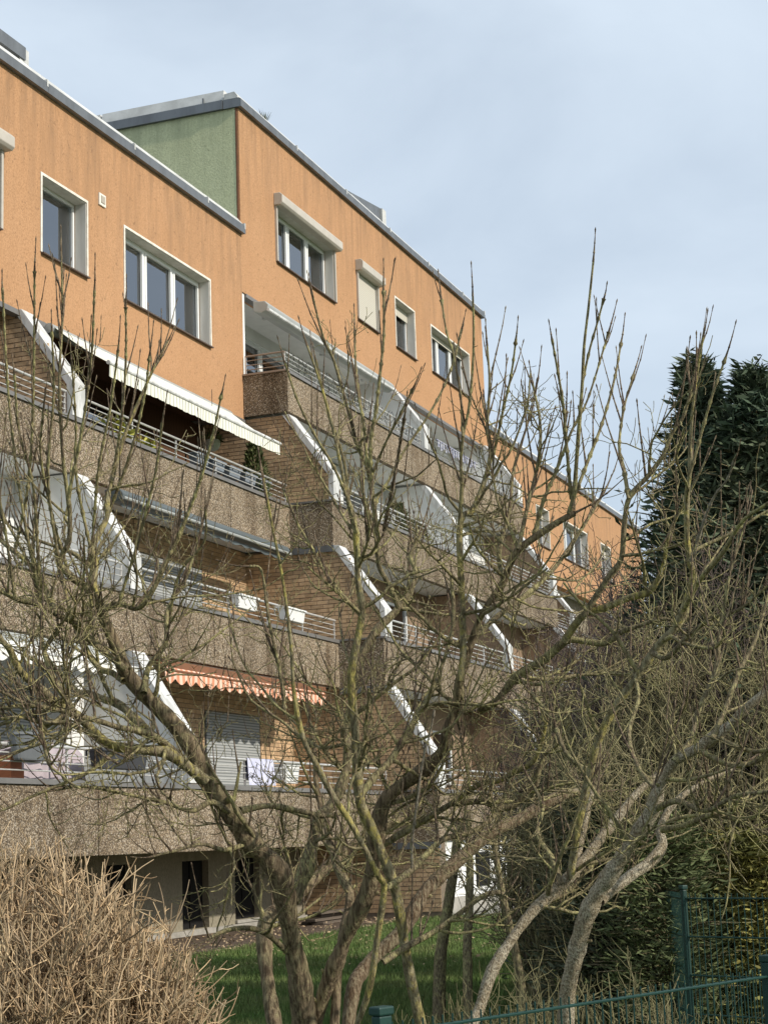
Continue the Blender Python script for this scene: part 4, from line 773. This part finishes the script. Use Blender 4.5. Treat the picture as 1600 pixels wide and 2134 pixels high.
lim([(400, 1602, 8), (360, 1562, 7), (330, 1540, 7), (299, 1526, 6.5), (247, 1516, 6), (206, 1503, 6), (165, 1493, 5.5), (115, 1478, 5), (89, 1474, 4.5), (52, 1466, 4), (0, 1440, 3)], 9.1, 8.1, 'bark', 1)
lim([(192, 1530, 5.5), (165, 1518, 5.5), (134, 1507, 5), (93, 1507, 5), (68, 1501, 5), (41, 1495, 4), (-10, 1500, 3)], 8.65, 8.3, 'bark_yellow', 1)
lim([(385, 1592, 9), (320, 1532, 9), (299, 1516, 9), (274, 1491, 9), (247, 1468, 8.5), (217, 1458, 8), (186, 1446, 7), (161, 1441, 6), (120, 1400, 5), (60, 1370, 4)], 9.2, 9.6, 'bark_yellow', 1)
lim([(258, 1420, 7), (233, 1402, 7), (206, 1392, 6), (170, 1340, 5), (140, 1250, 4), (120, 1150, 3)], 9.0, 9.4, 'bark_yellow', 1)
lim([(300, 1445, 7), (310, 1390, 6), (345, 1340, 5), (350, 1270, 4), (390, 1200, 3), (430, 1060, 2.3)], 9.0, 9.6, 'bark', 1.1)
lim([(478, 1692, 7), (440, 1672, 6), (400, 1690, 5), (340, 1672, 4.5), (260, 1655, 3.5), (180, 1640, 3), (110, 1648, 2)], 9.2, 8.8, 'bark', .8)
lim([(520, 1755, 6), (470, 1772, 5), (420, 1760, 4), (360, 1775, 3), (320, 1785, 2)], 9.3, 9.0, 'bark', .4)
lim([(598, 1985, 6), (560, 1950, 6), (520, 1935, 5.5), (470, 1940, 4.5), (430, 1960, 3)], 9.5, 9.1, 'bark', .35)
lim([(500, 1690, 8), (560, 1680, 7), (620, 1690, 6), (680, 1700, 5), (740, 1690, 4)], 9.4, 9.9, 'bark', 1)
lim([(594, 1490, 4), (583, 1400, 3.6), (560, 1290, 3), (545, 1190, 2.4), (520, 1180, 1.8)], 8.6, 8.5, 'bark', .7)
for q_, D_ in (([(31, 1150, 3.4), (60, 1000, 3), (70, 800, 2.5), (72, 565, 2)], 9.0), ([(142, 1039, 3.4), (170, 900, 3), (190, 750, 2.5), (197, 605, 2)], 8.7), ([(229, 1018, 3.4), (250, 900, 3), (262, 760, 2.5), (262, 640, 2)], 9.2), ([(192, 1142, 3.2), (205, 980, 2.8), (230, 850, 2.4), (246, 730, 2)], 9.0), ([(223, 1078, 3.4), (270, 950, 3), (300, 830, 2.4), (312, 740, 2)], 9.2), ([(310, 1247, 3.4), (400, 1050, 3), (440, 920, 2.4), (462, 820, 2)], 8.6), ([(88, 1260, 3.6), (50, 1080, 3), (20, 850, 2.5), (5, 600, 2)], 8.8), ([(122, 1169, 3.4), (100, 1000, 3), (112, 820, 2.5), (108, 690, 2)], 8.8), ([(82, 1204, 3.2), (70, 1020, 2.8), (40, 900, 2.4), (30, 780, 2)], 8.8), ([(196, 1177, 3.4), (160, 1000, 3), (158, 880, 2.4), (150, 760, 2)], 8.9), ([(31, 1247, 3.2), (10, 1100, 2.8), (-15, 950, 2.4), (-10, 800, 2)], 8.5), ([(144, 1197, 3.4), (110, 1080, 3), (85, 950, 2.4), (90, 860, 2)], 8.9), ([(247, 1259, 3.2), (290, 1120, 2.8), (325, 980, 2.4), (338, 880, 2)], 8.7), ([(345, 1340, 3.2), (372, 1200, 2.8), (425, 1130, 2.2), (428, 1060, 2)], 9.4)): lim(q_, D_, D_ - .25, 'twig', .45)
# centre poles and forks
lim([(830, 1267, 6), (812, 1222, 6), (790, 1180, 5.5), (785, 1130, 5), (780, 1060, 5), (765, 972, 4.5), (745, 930, 4), (726, 857, 3.5), (695, 750, 3), (678, 715, 2.6), (663, 665, 2.2), (651, 612, 2)], 9.9, 9.6, 'bark', .6)
lim([(775, 1010, 4), (772, 925, 4), (783, 857, 3.6), (795, 750, 3), (800, 690, 2.6), (799, 605, 2.2)], 9.7, 9.6, 'twig', .35)
lim([(766, 975, 3.2), (757, 880, 3), (748, 830, 2.6), (741, 760, 2.3), (739, 690, 2)], 9.7, 9.9, 'twig', .35)
lim([(747, 1195, 4), (744, 1106, 4), (729, 1070, 3.6), (719, 971, 3.2), (701, 910, 3), (680, 839, 2.5), (658, 750, 2)], 8.8, 8.9, 'twig', .35)
lim([(744, 1110, 3.4), (722, 1035, 3.2), (694, 971, 3), (658, 910, 2.6), (622, 839, 2.3), (594, 757, 2)], 8.8, 8.6, 'twig', .35)
lim([(782, 1060, 3.4), (786, 1040, 3.4), (815, 992, 3), (836, 949, 3), (900, 853, 2.6), (939, 771, 2.3), (962, 686, 2)], 9.8, 10, 'twig', .35)
lim([(800, 1106, 4), (811, 1046, 3.5), (822, 992, 3.2), (833, 928, 3), (842, 873, 2.6)], 9.8, 9.4, 'shoot', .4)
lim([(778, 985, 3), (800, 930, 2.6), (830, 870, 2.2), (860, 810, 2)], 9.7, 9.4, 'twig', .3)
lim([(750, 1662, 9), (775, 1625, 8), (812, 1587, 8), (841, 1540, 7), (875, 1484, 6), (900, 1440, 5), (930, 1360, 4), (945, 1290, 3.5), (940, 1200, 3)], 9.0, 9.5, 'bark', .9)
lim([(803, 1853, 7), (830, 1835, 7), (866, 1806, 6.5), (897, 1772, 6), (928, 1747, 6), (975, 1737, 5), (1030, 1700, 4), (1060, 1640, 3)], 8.9, 9.4, 'bark', .9)
lim([(798, 2006, 7), (850, 1972, 6.5), (900, 1945, 6), (950, 1910, 5.5), (1000, 1872, 5.5), (1035, 1860, 5), (1055, 1870, 3)], 8.9, 9.3, 'bark', .7)
lim([(858, 1810, 2.4), (859, 1760, 2.6), (866, 1697, 2.4), (881, 1587, 2.2), (897, 1525, 2), (905, 1480, 1.6)], 8.8, 8.7, 'pale', 0)
lim([(800, 1760, 7), (850, 1730, 7), (900, 1700, 6.5), (945, 1672, 6), (990, 1640, 6), (1012, 1630, 6), (1040, 1627, 6), (1075, 1607, 6), (1105, 1592, 6), (1125, 1560, 4), (1140, 1500, 3)], 9.5, 9.0, 'bark_yellow', 1)
lim([(940, 1675, 7), (975, 1672, 7), (1012, 1672, 7), (1037, 1685, 7), (1067, 1680, 7), (1090, 1660, 7), (1115, 1635, 7), (1124, 1600, 6), (1150, 1540, 4)], 9.4, 9.3, 'bark', 1)
lim([(959, 1420, 8), (965, 1350, 8), (961, 1222, 7), (957, 1112, 6.5), (965, 1075, 6), (985, 1062, 6), (1010, 1000, 5), (1022, 937, 4), (1015, 890, 3.5), (1020, 800, 2.8), (1015, 720, 2.2)], 9.1, 9.4, 'bark_yellow', .8)
lim([(957, 1112, 5), (962, 1010, 4), (960, 960, 3.6), (966, 900, 3.4), (977, 850, 3), (985, 760, 2.6), (987, 690, 2.4), (985, 617, 2)], 9.2, 9.0, 'twig', .4)
lim([(964, 910, 3), (960, 830, 2.6), (945, 740, 2.3), (930, 690, 2), (920, 625, 2)], 9.1, 9.3, 'twig', .3)
lim([(1185, 1070, 5.5), (1196, 1030, 5), (1201, 960, 4.5), (1207, 880, 4), (1213, 800, 3.4), (1217, 720, 3), (1226, 640, 2.6), (1236, 545, 2.2)], 9.0, 8.8, 'twig', .4)
lim([(1213, 800, 2.6), (1228, 730, 2.4), (1245, 670, 2.2), (1258, 622, 2)], 8.9, 8.8, 'twig', .3)
lim([(1198, 1030, 4), (1225, 960, 3.6), (1255, 880, 3), (1280, 790, 2.5), (1294, 714, 2)], 9.0, 9.3, 'twig', .5)
lim([(1190, 1040, 4), (1182, 950, 3.4), (1174, 850, 3), (1163, 780, 2.5), (1150, 706, 2)], 9.0, 8.7, 'twig', .5)
lim([(1012, 990, 4), (1032, 930, 3.4), (1047, 860, 2.8), (1065, 780, 2.4), (1075, 706, 2)], 9.3, 9.1, 'twig', .5)
lim([(1080, 1145, 5), (1098, 1060, 4.5), (1122, 960, 4), (1125, 880, 3), (1110, 800, 2.2)], 9.0, 9.4, 'bark', .9)
lim([(1110, 1125, 4.5), (1130, 1050, 4), (1155, 990, 3.4), (1190, 900, 2.8), (1225, 830, 2.2), (1268, 692, 2)], 9.1, 9.2, 'twig', .7)
lim([(1049, 1213, 6), (1040, 1150, 5), (1062, 1060, 4), (1070, 980, 3.2), (1100, 880, 2.4)], 9.1, 9.6, 'bark', .9)
lim([(985, 1335, 6), (1030, 1290, 5.5), (1095, 1240, 5), (1150, 1190, 4.5), (1200, 1120, 4), (1250, 1040, 3)], 9.2, 9.8, 'bark', 1)
tree('lilac_tree', 'bare many stemmed tree in the middle with mossy limbs reaching over the balconies', 'tree', [S1, S3, S5, S6, S7, S8, S4], [S2] + L, 11)
# ---- leaning tree on the right
L = []
R1 = ([(985, 2134, 17), (1000, 2100, 17), (1025, 2025, 17), (1065, 1960, 16), (1110, 1900, 15), (1170, 1845, 14), (1215, 1795, 12), (1250, 1750, 11), (1290, 1700, 9), (1330, 1650, 8), (1390, 1600, 7), (1450, 1560, 6)], 8.3, 8.8, 'bark_mottle', .7)
R2 = ([(1178, 2140, 27), (1182, 2070, 25), (1195, 2010, 24), (1215, 1930, 23), (1240, 1870, 23), (1270, 1825, 21), (1300, 1780, 20), (1330, 1735, 19), (1356, 1696, 17), (1375, 1640, 15), (1405, 1588, 13), (1450, 1562, 12), (1484, 1539, 12), (1525, 1509, 12), (1544, 1486, 10), (1600, 1437, 8), (1670, 1370, 5)], 7.9, 7.3, 'bark_mottle', .6)
lim([(1250, 1878, 12), (1275, 1857, 12), (1315, 1825, 12), (1355, 1797, 11), (1380, 1762, 10), (1376, 1730, 10), (1400, 1680, 8), (1450, 1640, 6), (1530, 1600, 5)], 7.8, 8.2, 'bark_mottle', .9)
lim([(1188, 1830, 9), (1200, 1750, 9), (1217, 1662, 9), (1229, 1610, 9), (1244, 1550, 9), (1277, 1482, 9), (1319, 1422, 9), (1360, 1362, 9), (1379, 1336, 8.5), (1401, 1314, 8), (1424, 1272, 8), (1444, 1205, 7.5), (1437, 1169, 7), (1431, 1112, 6), (1431, 1035, 5.5), (1437, 983, 5), (1439, 906, 4), (1449, 803, 3), (1465, 703, 2)], 8.5, 8.0, 'bark_yellow', .55)
lim([(1200, 1830, 7), (1205, 1780, 7), (1222, 1700, 6.5), (1235, 1640, 6)], 8.55, 8.7, 'bark_mottle', .5)
lim([(1438, 985, 3.5), (1462, 900, 3), (1485, 820, 2.6), (1512, 744, 2)], 8.0, 7.9, 'twig', .3)
lim([(1440, 1170, 4), (1462, 1100, 3), (1485, 1040, 2.6), (1514, 1000, 2), (1530, 960, 1.8)], 8.1, 7.8, 'pale', .15)
lim([(1424, 1272, 6), (1455, 1213, 5.5), (1506, 1151, 5), (1547, 1086, 4), (1600, 1048, 3), (1660, 1000, 2)], 8.1, 7.4, 'twig', .7)
lim([(1000, 1480, 9), (1037, 1460, 9), (1075, 1411, 9), (1131, 1377, 8.5), (1180, 1336, 8), (1225, 1338, 6.5), (1262, 1340, 6), (1296, 1317, 5.5), (1326, 1306, 5), (1380, 1290, 3.5), (1420, 1300, 2)], 9.3, 8.8, 'bark', .8)
lim([(1175, 1336, 8), (1215, 1283, 8), (1263, 1266, 7.5), (1310, 1246, 7), (1355, 1231, 6.5), (1381, 1182, 5), (1395, 1110, 4), (1430, 1040, 3), (1470, 960, 2)], 9.0, 8.6, 'bark_yellow', .9)
lim([(1215, 1285, 7), (1241, 1244, 7), (1270, 1200, 6.5), (1294, 1165, 6), (1301, 1090, 6), (1312, 1035, 5.5), (1351, 991, 5), (1382, 947, 4.6), (1400, 903, 4), (1424, 867, 3.4), (1440, 810, 2.8), (1452, 748, 2)], 8.9, 8.7, 'bark', .8)
lim([(1310, 1040, 4.5), (1300, 980, 4), (1290, 930, 3), (1300, 850, 2.4), (1320, 780, 2)], 8.8, 9.1, 'twig', .9)
lim([(1360, 1362, 6), (1390, 1370, 6), (1430, 1330, 5), (1480, 1290, 4), (1540, 1270, 3), (1600, 1220, 2.5)], 8.2, 7.6, 'bark', .9)
lim([(1405, 1588, 8), (1440, 1540, 7), (1455, 1480, 6), (1490, 1400, 5), (1500, 1320, 4), (1520, 1200, 3), (1550, 1100, 2)], 7.5, 7.8, 'bark', 1)
lim([(1380, 1730, 7), (1430, 1720, 6.5), (1480, 1700, 6), (1540, 1710, 5), (1600, 1740, 4), (1650, 1760, 3)], 8.0, 7.3, 'bark', 1.2)
lim([(1360, 1690, 7), (1410, 1670, 6), (1470, 1690, 5.5), (1530, 1660, 5), (1600, 1650, 4)], 7.6, 7.0, 'bark', 1.2)
lim([(1370, 1650, 6), (1330, 1600, 5), (1310, 1530, 4.5), (1330, 1450, 4), (1310, 1380, 3)], 7.8, 8.4, 'bark', 1)
lim([(1229, 1612, 5), (1180, 1570, 4.5), (1150, 1500, 4), (1110, 1450, 3)], 8.5, 8.9, 'bark', 1)
lim([(1484, 1539, 6), (1510, 1480, 5.5), (1540, 1400, 5), (1575, 1330, 4), (1600, 1240, 3)], 7.4, 7.7, 'bark', 1)
lim([(1170, 1845, 7), (1150, 1790, 6), (1120, 1740, 5), (1130, 1680, 4), (1100, 1620, 3)], 8.5, 9.0, 'bark', .9)
tree('leaning_tree', 'bare tree at right with mottled trunks leaning right behind the green fence', 'tree', [R2, R1], L, 23, dict(CFG, gap=(.15, .105, .078, .11)), slimk=.70)
# ---- clipped brown shrub in the lower left foreground
def stick_shrub(name, label, cat, c, rx, ry, h, nstem, seed, m, mtip, top=None, gap=.16, r0=.007, group=None, tiplen=(.08, .3), lean=.5, tw=.22, twn=5, wid=1.0):
    rng = np.random.default_rng(seed); c = np.array(c, float); e = empty(name, tuple(c)); tag(e, label, cat, group); inv = Matrix.Translation(tuple(-c)); T, TT = Tubes(), Tubes()
    for _ in range(nstem):
        a, q = rng.uniform(0, 2 * math.pi), math.sqrt(rng.uniform(0, 1)); foot = c + np.array([math.cos(a) * rx * q * .65, math.sin(a) * ry * q * .65, 0]); out = np.array([math.cos(a) * rx, math.sin(a) * ry, 0]) * q
        tgt = c + out * rng.uniform(.8, 1.15) + np.array([0, 0, h * (1 - .42 * q ** 2.2) * rng.uniform(.72, 1.04)])
        if top is not None and not top(tgt, rng): continue
        L_ = np.linalg.norm(tgt - foot); k = max(5, int(L_ / .12)); pts = wander(rng, foot, unit(unit(tgt - foot) + np.array([0, 0, lean]) * .4), L_ * 1.02, k, .10, 0); f = np.linspace(0, 1, k + 1)[:, None]; pts = pts + (tgt - pts[-1]) * f ** 1.5
        rr = np.linspace(r0 * rng.uniform(.8, 1.4), r0 * .45, k + 1); T.add(pts, rr)
        for _j in range(rng.poisson(L_ / gap)):
            i = int(rng.uniform(.25, 1) * k); i = min(i, k - 1); d = side_dir(rng, unit(pts[i + 1] - pts[i]), .8); l2 = rng.uniform(*tiplen) * 1.5; kk = 5; p2 = wander(rng, pts[i], unit(d + UPV * .35), l2, kk, tw, .25); r2 = np.linspace(r0 * .55, r0 * .28, kk + 1); (TT if rng.random() < .6 else T).add(p2, r2)
            for _k in range(rng.poisson(twn * .4)):
                d3 = side_dir(rng, unit(p2[3] - p2[2]), .9); p3 = wander(rng, p2[rng.integers(1, kk)], d3, rng.uniform(*tiplen) * .8, 4, tw, .15); TT.add(p3, np.linspace(r0 * .36, r0 * .2, 5))
    o = link('stems', T.mesh('stems', 5), m, e); o.matrix_parent_inverse = inv
    if TT.g: o = link('twigs', TT.mesh('twigs', 4), mtip, e); o.matrix_parent_inverse = inv; o['kind'] = 'stuff'
    return e
hb = at(60, 2250, 7.6); hb[2] = GZ
stick_shrub('clipped_shrub', 'clipped brown twiggy shrub filling the lower left corner', 'shrub', hb, .70, .85, 1.52, 620, 41, 'hedge', 'hedge2', gap=.095, r0=.0076, tiplen=(.06, .2), lean=.3, tw=.14, twn=3)
hb2 = at(300, 2300, 7.7); hb2[2] = GZ
stick_shrub('clipped_shrub', 'lower right flank of brown twigs spilling over the lawn beside the clipped shrub', 'shrub', hb2, .30, .4, 1.05, 120, 43, 'hedge', 'hedge2', gap=.10, r0=.0066, tiplen=(.06, .2), lean=.2, tw=.16, twn=3)
# ---- thicket behind the trees, right of the building front
TH = [(1135, 17.5, .5, 2.2, 30, 'thicket2'), (1170, 14.5, .6, 2.5, 50, 'thicket'), (1245, 15.5, .9, 3.3, 60, 'thicket2'), (1330, 13.5, .8, 3.3, 45, 'thicket'), (1405, 15.0, .9, 4.0, 60, 'thicket2'), (1475, 13.9, .75, 3.5, 60, 'thicket'), (1545, 14.0, .8, 3.7, 60, 'thicket2'), (1615, 13.6, .75, 3.5, 55, 'thicket'), (1290, 19.0, 1.1, 4.4, 80, 'thicket2'), (1390, 20.0, 1.2, 5.2, 90, 'thicket2')]
TL = ['low bare shrub right of the white cellar wall', 'bare shrub left of the mottled leaning trunks', 'purplish bare shrub directly behind the upright mossy branch', 'olive bare shrub behind the thick mottled trunk', 'tall purplish bare shrub at the left foot of the dark conifers', 'olive bare shrub behind the far fence post', 'tall bare shrub in front of the dark conifers', 'bare shrub at the right edge in front of the golden bush', 'bare shrub far back below the orange wall end', 'tallest bare shrub far back at the end of the building']
for k, (px, D, r, h, n, m) in enumerate(TH):
    c = at(px, 1900, D); c[2] = GZ; stick_shrub('bare_shrub', TL[k], 'shrub', c, r, r, h, n, 60 + k, m, m, gap=.15, r0=.0085, tiplen=(.12, .5), lean=.9, tw=.2, twn=5, group='bare shrubs behind the fence')
for k, (px, D, r, h, n) in enumerate(((940, 9.6, .4, .72, 20), (1040, 9.9, .45, .8, 26), (1125, 9.4, .4, .85, 28), (850, 10.2, .3, .55, 10), (1280, 8.8, .5, .85, 34), (1390, 9.2, .5, .75, 16), (1500, 8.9, .5, .7, 10))):
    c = at(px, 2000, D); c[2] = GZ; stick_shrub('undergrowth_bush', ('low pale twigs right of the slim straight stem', 'low pale twigs between the two leaning trunks', 'low pale twigs left of the thick mottled trunk', 'few low twigs behind the small green post', 'tangled low twigs right of the thick mottled trunk', 'tangled low twigs left of the far fence post', 'tangled low twigs right of the far fence post')[k], 'bush', c, r, r, h, n, 90 + k, 'thicket' if k > 3 else 'sprig', 'sprig', gap=.14, r0=.0045, tiplen=(.07, .25), lean=.4, tw=.28, group='low twigs behind the green fence')
# ---- conifers and evergreen bushes
def conifer(name, label, c, h, r, n, seed, m, size=.30, cat='conifer', group=None, prof=.62, droop=.25, low=.02):
    rng = np.random.default_rng(seed); c = np.array(c, float); e = empty(name, tuple(c)); tag(e, label, cat, group); inv = Matrix.Translation(tuple(-c))
    t = Tubes(); t.add(np.array([c, c + [0, 0, h * .5], c + [0, 0, h * .97]]), np.array([.022 * h, .014 * h, .004 * h])); o = link('trunk', t.mesh('trunk', 10), 'bark', e); o.matrix_parent_inverse = inv
    nb = n // 34; tz = rng.uniform(low, .985, nb); a = rng.uniform(0, 2 * math.pi, nb)
    R_ = r * (np.clip(1 - tz, .015, 1) ** prof if prof < 1 else np.clip((1 - tz) * prof, .02, 1)) * (1 + .22 * np.sin(a * 2 + seed) + .15 * np.sin(a * 5 + tz * 11)) * np.where(rng.random(nb) < .12, rng.uniform(1.1, 1.45, nb), rng.uniform(.5, 1.12, nb))
    LV = []; T = Tubes()
    for i in range(nb):                                   # boughs with flat sprays
        d = np.array([math.cos(a[i]), math.sin(a[i]), 0]); b0 = c + np.array([0, 0, h * tz[i]]); k = 7
        s_ = np.linspace(.15, 1, k)[:, None]; pts = b0 + d * R_[i] * s_ + UPV * (R_[i] * .55 * s_ - droop * R_[i] * s_ ** 2 * 1.2); T.add(pts, np.linspace(.012, .003, k)); m_ = 34
        u = rng.uniform(.25, 1.0, m_) ** .7; C = np.stack([np.interp(u, s_[:, 0], pts[:, j]) for j in range(3)], 1) + rng.normal(0, .055 + .03 * R_[i], (m_, 3)); lat = np.cross(d, UPV)
        D = d * rng.uniform(.3, 1, (m_, 1)) + lat * rng.normal(0, .8, (m_, 1)) + UPV * rng.normal(.25, .35, (m_, 1)); sz = rng.uniform(.5, 1.2, m_) * size; LV.append(leaves(rng, C, D, sz, sz * rng.uniform(.14, .26, m_)))
    V = np.concatenate(LV); o = link('crown', np_mesh('crown', V, np.arange(len(V)).reshape(-1, 4), False), m, e); o.matrix_parent_inverse = inv
    o = link('boughs', T.mesh('boughs', 4), 'bark', e); o.matrix_parent_inverse = inv; return e
def foot(px, D): c = at(px, 1900, D); c[2] = GZ; return c
conifer('cypress_tree', 'dark conifer with a nodding tip, left one of the pair at right', foot(1530, 15.2), 5.75, .68, 36000, 71, 'conifer', .14, 'tree', 'dark conifers at right', 2.5)
conifer('cypress_tree', 'dark conifer cut by the right edge of the picture', foot(1655, 14.8), 5.55, .95, 36000, 72, 'conifer', .14, 'tree', 'dark conifers at right', 2.6)
conifer('cypress_tree', 'lower dark conifer filling the gap between the two tall ones', foot(1596, 16), 5.5, .8, 24000, 73, 'conifer', .14, 'tree', 'dark conifers at right', 2.2)
conifer('golden_bush', 'golden green conifer bush at the right edge behind the far fence', foot(1560, 13.2), 1.4, .55, 16000, 74, 'goldfol', .10, 'bush', None, .35)
conifer('olive_bush', 'olive green conifer bush left of the golden bush', foot(1455, 13.6), 1.38, .55, 15000, 75, 'olivefol', .10, 'bush', None, .35)
conifer('dark_bush', 'dark evergreen bush behind the thick mottled trunk', foot(1300, 13.6), 1.75, .8, 20000, 76, 'darkleaf', .085, 'bush', None, .35)
conifer('dark_bush', 'dark evergreen bush right of the mottled trunk fork', foot(1385, 12.9), 1.5, .6, 14000, 77, 'olivefol', .085, 'bush', None, .35)
conifer('dark_bush', 'dark evergreen bush in front of the cellar wall corner', foot(1215, 15.5), 1.7, .55, 7000, 78, 'conifer', .13, 'bush', None, .35)
conifer('dark_bush', 'big dark evergreen at the right edge above the golden bush', foot(1625, 13.9), 2.4, .6, 12000, 79, 'conifer', .2, 'bush', None, .4)
# slim dark trunks that stand between tree and building
for k, (px, D, r, top) in enumerate(((1118, 15.5, .085, 1500), (1082, 13.0, .032, 1690), (905, 14.5, .06, 1700), (968, 14.0, .045, 1690), (1185, 15, .06, 1450))):
    rng = np.random.default_rng(120 + k); c = foot(px, D); tp = at(px + rng.uniform(-30, 30), top, D); pts = wander(rng, c, unit(tp - c), np.linalg.norm(tp - c), 14, .035, .1); e = empty('young_tree', tuple(c)); tag(e, ('dark slim trunk in front of the right end of the white cellar wall', 'thin pale stem in front of the white cellar wall', 'dark slim trunk left of the white cellar wall', 'second dark trunk at the left end of the white cellar wall', 'dark slim trunk among the shrubs left of the mottled trunks')[k], 'tree', 'slim trunks by the cellar wall'); inv = Matrix.Translation(tuple(-c))
    t = Tubes(); t.add(pts, np.linspace(r, r * .6, 15)); o = link('trunk', t.mesh('trunk', 10), 'bark', e); o.matrix_parent_inverse = inv; T, TS = Tubes(), Tubes(); cf = dict(CFG); cf['gap'] = (.22, .16, .2, .3); cf['len'] = ((.5, 1.3), (.2, .6), (.1, .3), (.05, .1)); bush_out(rng, T, TS, pts, np.linspace(r, r * .6, 15) * .5, 0, dict(cf, **{'from': .5}))
    o = link('crown', T.mesh('crown', 4), 'thicket', e); o.matrix_parent_inverse = inv
# ---- green mesh fences
def mesh_fence(name, label, posts, ztop, h, pw, rod=.05, cap=True, over=.03, rails=4):
    e = empty(name, (posts[0][0], posts[0][1], GZ)); tag(e, label, 'fence', None); inv = Matrix.Translation((-posts[0][0], -posts[0][1], -GZ)); R_ME = MB().tube((0, 0, 0), (0, 0, h + over), .0032, 6).mesh('rod'); R_ME.materials.append(M['fence'])
    for i, (x, y) in enumerate(posts):
        nx = posts[min(i + 1, len(posts) - 1)]; pv = posts[max(i - 1, 0)]; a = math.atan2(nx[1] - pv[1], nx[0] - pv[0])
        b = MB().box(-pw / 2, pw / 2, -pw * .35, pw * .35, GZ - .02, ztop + .055); po = b.build('post', 'fence', e, bevel=.006); po.matrix_parent_inverse = inv; po.location = (x, y, 0); po.rotation_euler = (0, 0, a)
        cp = MB().box(-pw / 2 - .006, pw / 2 + .006, -pw * .35 - .006, pw * .35 + .006, ztop + .056, ztop + .085).build('cap', 'fence', po, bevel=.006)
        MB().box(pw * .1, pw * .16, -pw * .37, -pw * .35, ztop - .2, ztop + .03).build('clamp_slot', 'string', po)
    for (x0, y0), (x1, y1) in zip(posts[:-1], posts[1:]):
        L_ = math.hypot(x1 - x0, y1 - y0); ux, uy = (x1 - x0) / L_, (y1 - y0) / L_; n = int(L_ / rod); nx_, ny_ = -uy, ux
        for k in range(1, n): o = bpy.data.objects.new('rod', R_ME); COL.objects.link(o); o.parent = e; o.matrix_parent_inverse = inv; o.location = (x0 + ux * k * rod, y0 + uy * k * rod, ztop - h)
        for j in range(rails + 1):
            z = ztop - .004 - (h - .03) * j / rails
            for s_ in (-.0072, .0072): MB().tube((x0 + nx_ * s_, y0 + ny_ * s_, z), (x1 + nx_ * s_, y1 + ny_ * s_, z), .0055, 6).build('rail', 'fence', e).matrix_parent_inverse = inv
    return e
def ground_xy(px, py, D): c = at(px, py, D); return np.array([c[0], c[1]])
A_ = ground_xy(796, 2150, 5.83); B_ = ground_xy(1602, 2027, 7.52); U_ = (B_ - A_) / np.linalg.norm(B_ - A_); PL = np.linalg.norm(B_ - A_)
zr = float(at(1200, 2088, 6.66)[2])
mesh_fence('mesh_fence', 'low green double rod mesh fence across the lower right foreground', [tuple(A_ + U_ * PL * k) for k in (-1, 0, 1, 2)], zr, .85, .06)
C_ = ground_xy(1426, 1900, 12.0); V_ = ground_xy(1640, 1890, 11.4) - C_; V_ /= np.linalg.norm(V_); W_ = ground_xy(1325, 1900, 14.2) - C_; W_ /= np.linalg.norm(W_)
mesh_fence('mesh_fence', 'taller green mesh fence with a corner post behind the leaning tree', [tuple(C_ + W_ * 5.0), tuple(C_ + W_ * 2.5), tuple(C_), tuple(C_ + V_ * 2.5)], float(at(1424, 1872, 12)[2]), 1.05, .045)
# ---- grass blades on the lawn
rng = np.random.default_rng(3); NB = 150000
px = rng.uniform(200, 1250, NB); D = 12.5 + 23 * rng.uniform(0, 1, NB) ** 1.15; ang = np.arctan((px - 800) / F_PX); fx, fy = fw[0] / math.hypot(fw[0], fw[1]), fw[1] / math.hypot(fw[0], fw[1])
X = fx * D + fy * np.tan(ang) * D; Y = fy * D - fx * np.tan(ang) * D; keep = Y < 11.4 + rng.normal(0, .07, NB); X, Y = X[keep], Y[keep]; n = len(X)
H = rng.uniform(.035, .085, n); az = rng.uniform(0, 2 * math.pi, n); wd = rng.uniform(.004, .008, n); ln = rng.normal(0, .022, (n, 2)); b0 = np.stack([X - np.cos(az) * wd, Y - np.sin(az) * wd, np.full(n, GZ)], 1); b1 = np.stack([X + np.cos(az) * wd, Y + np.sin(az) * wd, np.full(n, GZ)], 1); tp = np.stack([X + ln[:, 0], Y + ln[:, 1], GZ + H], 1)
V = np.stack([b0, b1, tp], 1).reshape(-1, 3); gr = link('grass', np_mesh('grass', V, np.arange(len(V)).reshape(-1, 3), False), 'grass'); tag(gr, 'short green lawn grass in front of the building', 'grass', None, 'stuff')

# fallen leaves and twigs on soil and lawn
rng = np.random.default_rng(9); n = 2600; X = rng.uniform(20, 36, n); Y = np.where(rng.random(n) < .6, rng.uniform(11.2, 13.5, n), rng.uniform(6.5, 11.4, n)); C = np.stack([X, Y, GZ + .012 + rng.uniform(0, .035, n)], 1); a = rng.uniform(0, 2 * math.pi, n)
V = leaves(rng, C, np.stack([np.cos(a), np.sin(a), rng.normal(0, .25, n)], 1), rng.uniform(.03, .08, n), rng.uniform(.012, .04, n)); lt = link('leaf_litter', np_mesh('leaf_litter', V, np.arange(len(V)).reshape(-1, 4), False), 'hedge'); tag(lt, 'dry fallen leaves on the soil strip and lawn', 'leaf litter', None, 'stuff')
